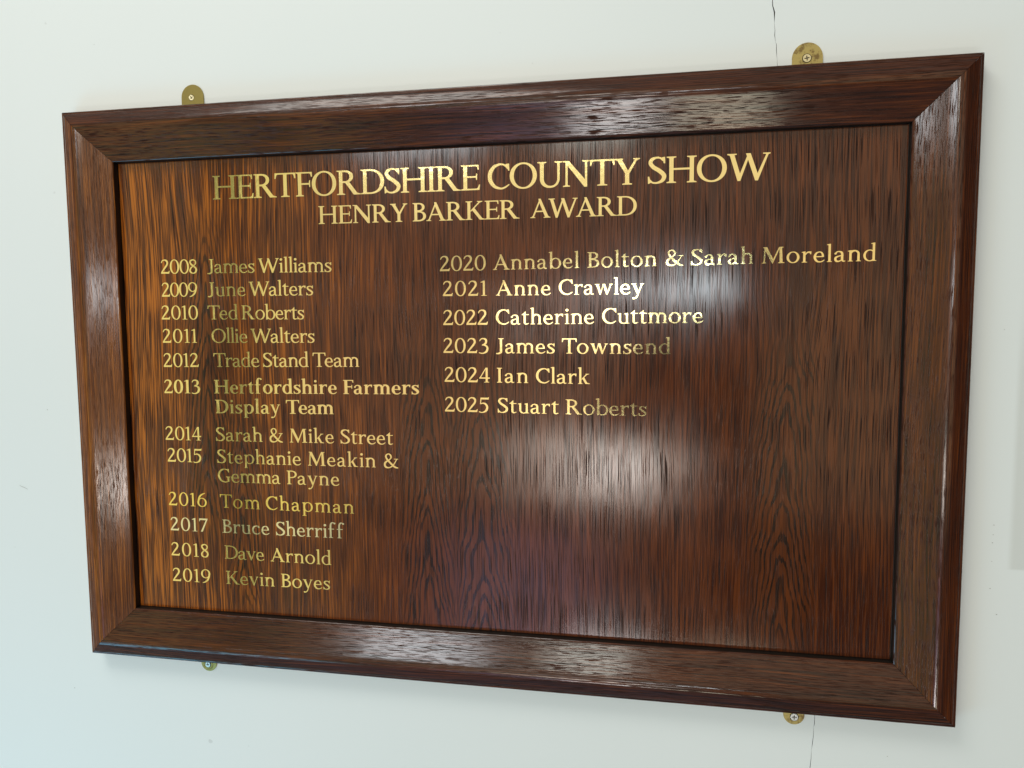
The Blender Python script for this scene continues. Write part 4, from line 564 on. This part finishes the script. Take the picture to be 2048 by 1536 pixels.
for style, words in LINES:
    f, cap, mat = STYLE[style]
    sc = cap / 700.0
    V, Fc = [], []
    for (t, x0, y0, x1, y1) in words:
        ex = []
        for ch in t:
            xs = [q[0] for lp in GL[(f, ch)] for q in lp]; ex.append((min(xs), max(xs)))
        gap0 = 6 if style in ('title', 'sub', 'L') else 20
        kern = [KERN.get(t[q:q + 2], 0) for q in range(len(t) - 1)] + [0]
        nat = (sum(b_ - a_ for a_, b_ in ex) + sum(kern) + gap0 * (len(t) - 1)) * sc
        r = (x1 - x0) / nat
        sx = min(max(r, 0.92), 1.17)
        inks = (sum(b_ - a_ for a_, b_ in ex) + sum(kern)) * sc * sx
        gap = ((x1 - x0) - inks) / max(len(t) - 1, 1)
        x = x0
        for ch, (a_, b_), kq in zip(t, ex, kern):
            vs_, fs_ = glyph_mesh(f, ch)
            base = len(V)
            flip ^= 1
            for (gx, gy, gz) in vs_:
                bx = x + (gx - a_) * sc * sx
                by = y0 + (y1 - y0) * (bx - x0) / max(x1 - x0, 1e-6) + gy * sc
                V.append(B(bx / 1000, by / 1000, ZP + 0.00016 + 0.00003 * flip + (0.00008 if gz > 0 else -0.00008)))
            Fc += [tuple(base + q for q in ff) for ff in fs_]
            x += (b_ - a_ + kq) * sc * sx + gap
    o = mesh('lettering', V, Fc, mat, panel)
    if style == 'LS': o['label'] = 'pale silvery gold lettering of the 2017 line'
    if style == 'LB': o['label'] = 'bold gold lettering'

# ------------------------------------------------------------------ brass hanging plates
def outline_mesh(loops, depth):
    cu = bpy.data.curves.new('outline', 'CURVE'); cu.dimensions = '2D'; cu.fill_mode = 'BOTH'; cu.extrude = depth / 2
    for lp in loops:
        sp = cu.splines.new('POLY'); sp.points.add(len(lp) - 1)
        for i, (x, y) in enumerate(lp): sp.points[i].co = (x, y, 0, 1)
        sp.use_cyclic_u = True
    ob = bpy.data.objects.new('outline', cu); COL.objects.link(ob)
    me = ob.to_mesh()
    r = ([tuple(v.co) for v in me.vertices], [tuple(p.vertices) for p in me.polygons])
    ob.to_mesh_clear(); bpy.data.objects.remove(ob); bpy.data.curves.remove(cu)
    return r
def circ(cx, cy, r, n=32, a0=0.0): return [(cx + r * math.cos(a0 + 2 * math.pi * i / n), cy + r * math.sin(a0 + 2 * math.pi * i / n)) for i in range(n)]
def cross(r, w, a):
    pts = [(w, r), (-w, r), (-w, w), (-r, w), (-r, -w), (-w, -w), (-w, -r), (w, -r), (w, -w), (r, -w), (r, w), (w, w)]
    return [(x * math.cos(a) - y * math.sin(a), x * math.sin(a) + y * math.cos(a)) for x, y in pts]
def plate(cx, cy, r, up, length, flare, scx, scy, scr, mat, smat, ang, label, ring=False, tilt=0.0):
    """plate whose round end points up (+1) or down (-1); local origin at the wall below its screw"""
    root = empty('hanging_plate', P(scx, scy, ZW), label, 'hanging plate', 'brass hanging plates round the board')
    px, py = cx - scx, cy - scy
    ol = [(px + r * math.cos(t), py + up * r * math.sin(t)) for t in [math.pi * i / 28 for i in range(29)]]
    ol += [(px - r, py - up * 0.010), (px - r - flare * 0.35, py - up * 0.014), (px - r - flare, py - up * 0.020), (px - r - flare, py - up * length),
           (px + r + flare, py - up * length), (px + r + flare, py - up * 0.020), (px + r + flare * 0.35, py - up * 0.014), (px + r, py - up * 0.010)]
    th = 0.0016
    v, f = outline_mesh([ol, circ(0, 0, scr * 1.16, 36)], th)
    mesh('plate', [(x, -(z + th / 2 + 0.0002), y) for x, y, z in v], f, mat, root)
    # countersink cone under the screw head
    n_ = 36; vv = [(x, -(th * 0.98), y) for x, y in circ(0, 0, scr * 1.18, n_)] + [(x, -0.0003, y) for x, y in circ(0, 0, scr * 0.55, n_)]
    mesh('countersink', vv, [(i, (i + 1) % n_, n_ + (i + 1) % n_, n_ + i) for i in range(n_)] + [tuple(range(n_, 2 * n_))], M_DARK, root)
    if ring:
        m_, k_ = 40, 8; vv, ff = [], []
        for i in range(m_):
            for j in range(k_):
                rr = scr * 1.75 + scr * 0.22 * math.cos(2 * math.pi * j / k_)
                vv.append((rr * math.cos(2 * math.pi * i / m_), -(th + 0.0002 + scr * 0.10 * math.sin(2 * math.pi * j / k_)), rr * math.sin(2 * math.pi * i / m_)))
        for i in range(m_):
            for j in range(k_): ff.append((i * k_ + j, i * k_ + (j + 1) % k_, ((i + 1) % m_) * k_ + (j + 1) % k_, ((i + 1) % m_) * k_ + j))
        mesh('cup_ring', vv, ff, mat, root, smooth=180)
    # screw head: a low dome with a real cross recess
    prof_s = [(scr * 0.60, 0.0004), (scr * 0.98, 0.0016), (scr, 0.0019), (scr * 0.97, 0.0021)]
    hv, hf = [], []
    for (rr, z) in prof_s: hv += [(x, -z, y) for x, y in circ(0, 0, rr, n_)]
    for k in range(len(prof_s) - 1):
        for i in range(n_): hf.append((k * n_ + i, k * n_ + (i + 1) % n_, (k + 1) * n_ + (i + 1) % n_, (k + 1) * n_ + i))
    v2, f2 = outline_mesh([circ(0, 0, scr * 0.97, n_), cross(scr * 0.62, scr * 0.13, ang)], 0.0007)
    b0 = len(hv)
    hv += [(x, -(z + 0.0021 + 0.0001), y) for x, y, z in v2]; hf += [tuple(b0 + q for q in ff) for ff in f2]
    ti = Matrix.Rotation(tilt, 4, 'Z') @ Matrix.Rotation(tilt * 0.5, 4, 'X')
    sc_ = mesh('screw', [ti @ Vector(q) for q in hv], hf, smat, root, smooth=30)
    rv = [ti @ Vector((x, -0.0013, y)) for x, y in circ(0, 0, scr * 0.7, 20)]
    mesh('recess', rv, [tuple(range(20))], M_DARK, sc_)
    return root
plate(-0.4066, 0.4142, 0.0170, 1, 0.05, 0.0022, -0.4082, 0.4136, 0.0037, M_BRASS_CLEAN, M_SCREW_BRASS, 0.5,
      'clean round-topped brass hanging plate above the HERTFORDSHIRE end of the board', tilt=0.10)
plate(0.4126, 0.4118, 0.0176, 1, 0.05, 0.0022, 0.4120, 0.4112, 0.0047, M_BRASS, M_SCREW_BRASS, 0.12,
      'brown-stained round-topped brass hanging plate beside the wall crack above the board')
plate(-0.4192, -0.4096, 0.0124, -1, 0.05, 0.0, -0.4206, -0.4120, 0.0042, M_BRASS_CLEAN, M_SCREW_ZINC, 0.35,
      'small brass hanging plate with a ringed zinc screw under the board below the 2019 line', ring=True, tilt=-0.08)
plate(0.4155, -0.4108, 0.0130, -1, 0.05, 0.0, 0.4160, -0.4140, 0.0048, M_BRASS, M_SCREW_ZINC, 0.0,
      'small dull brass hanging plate beside the wall crack under the board')
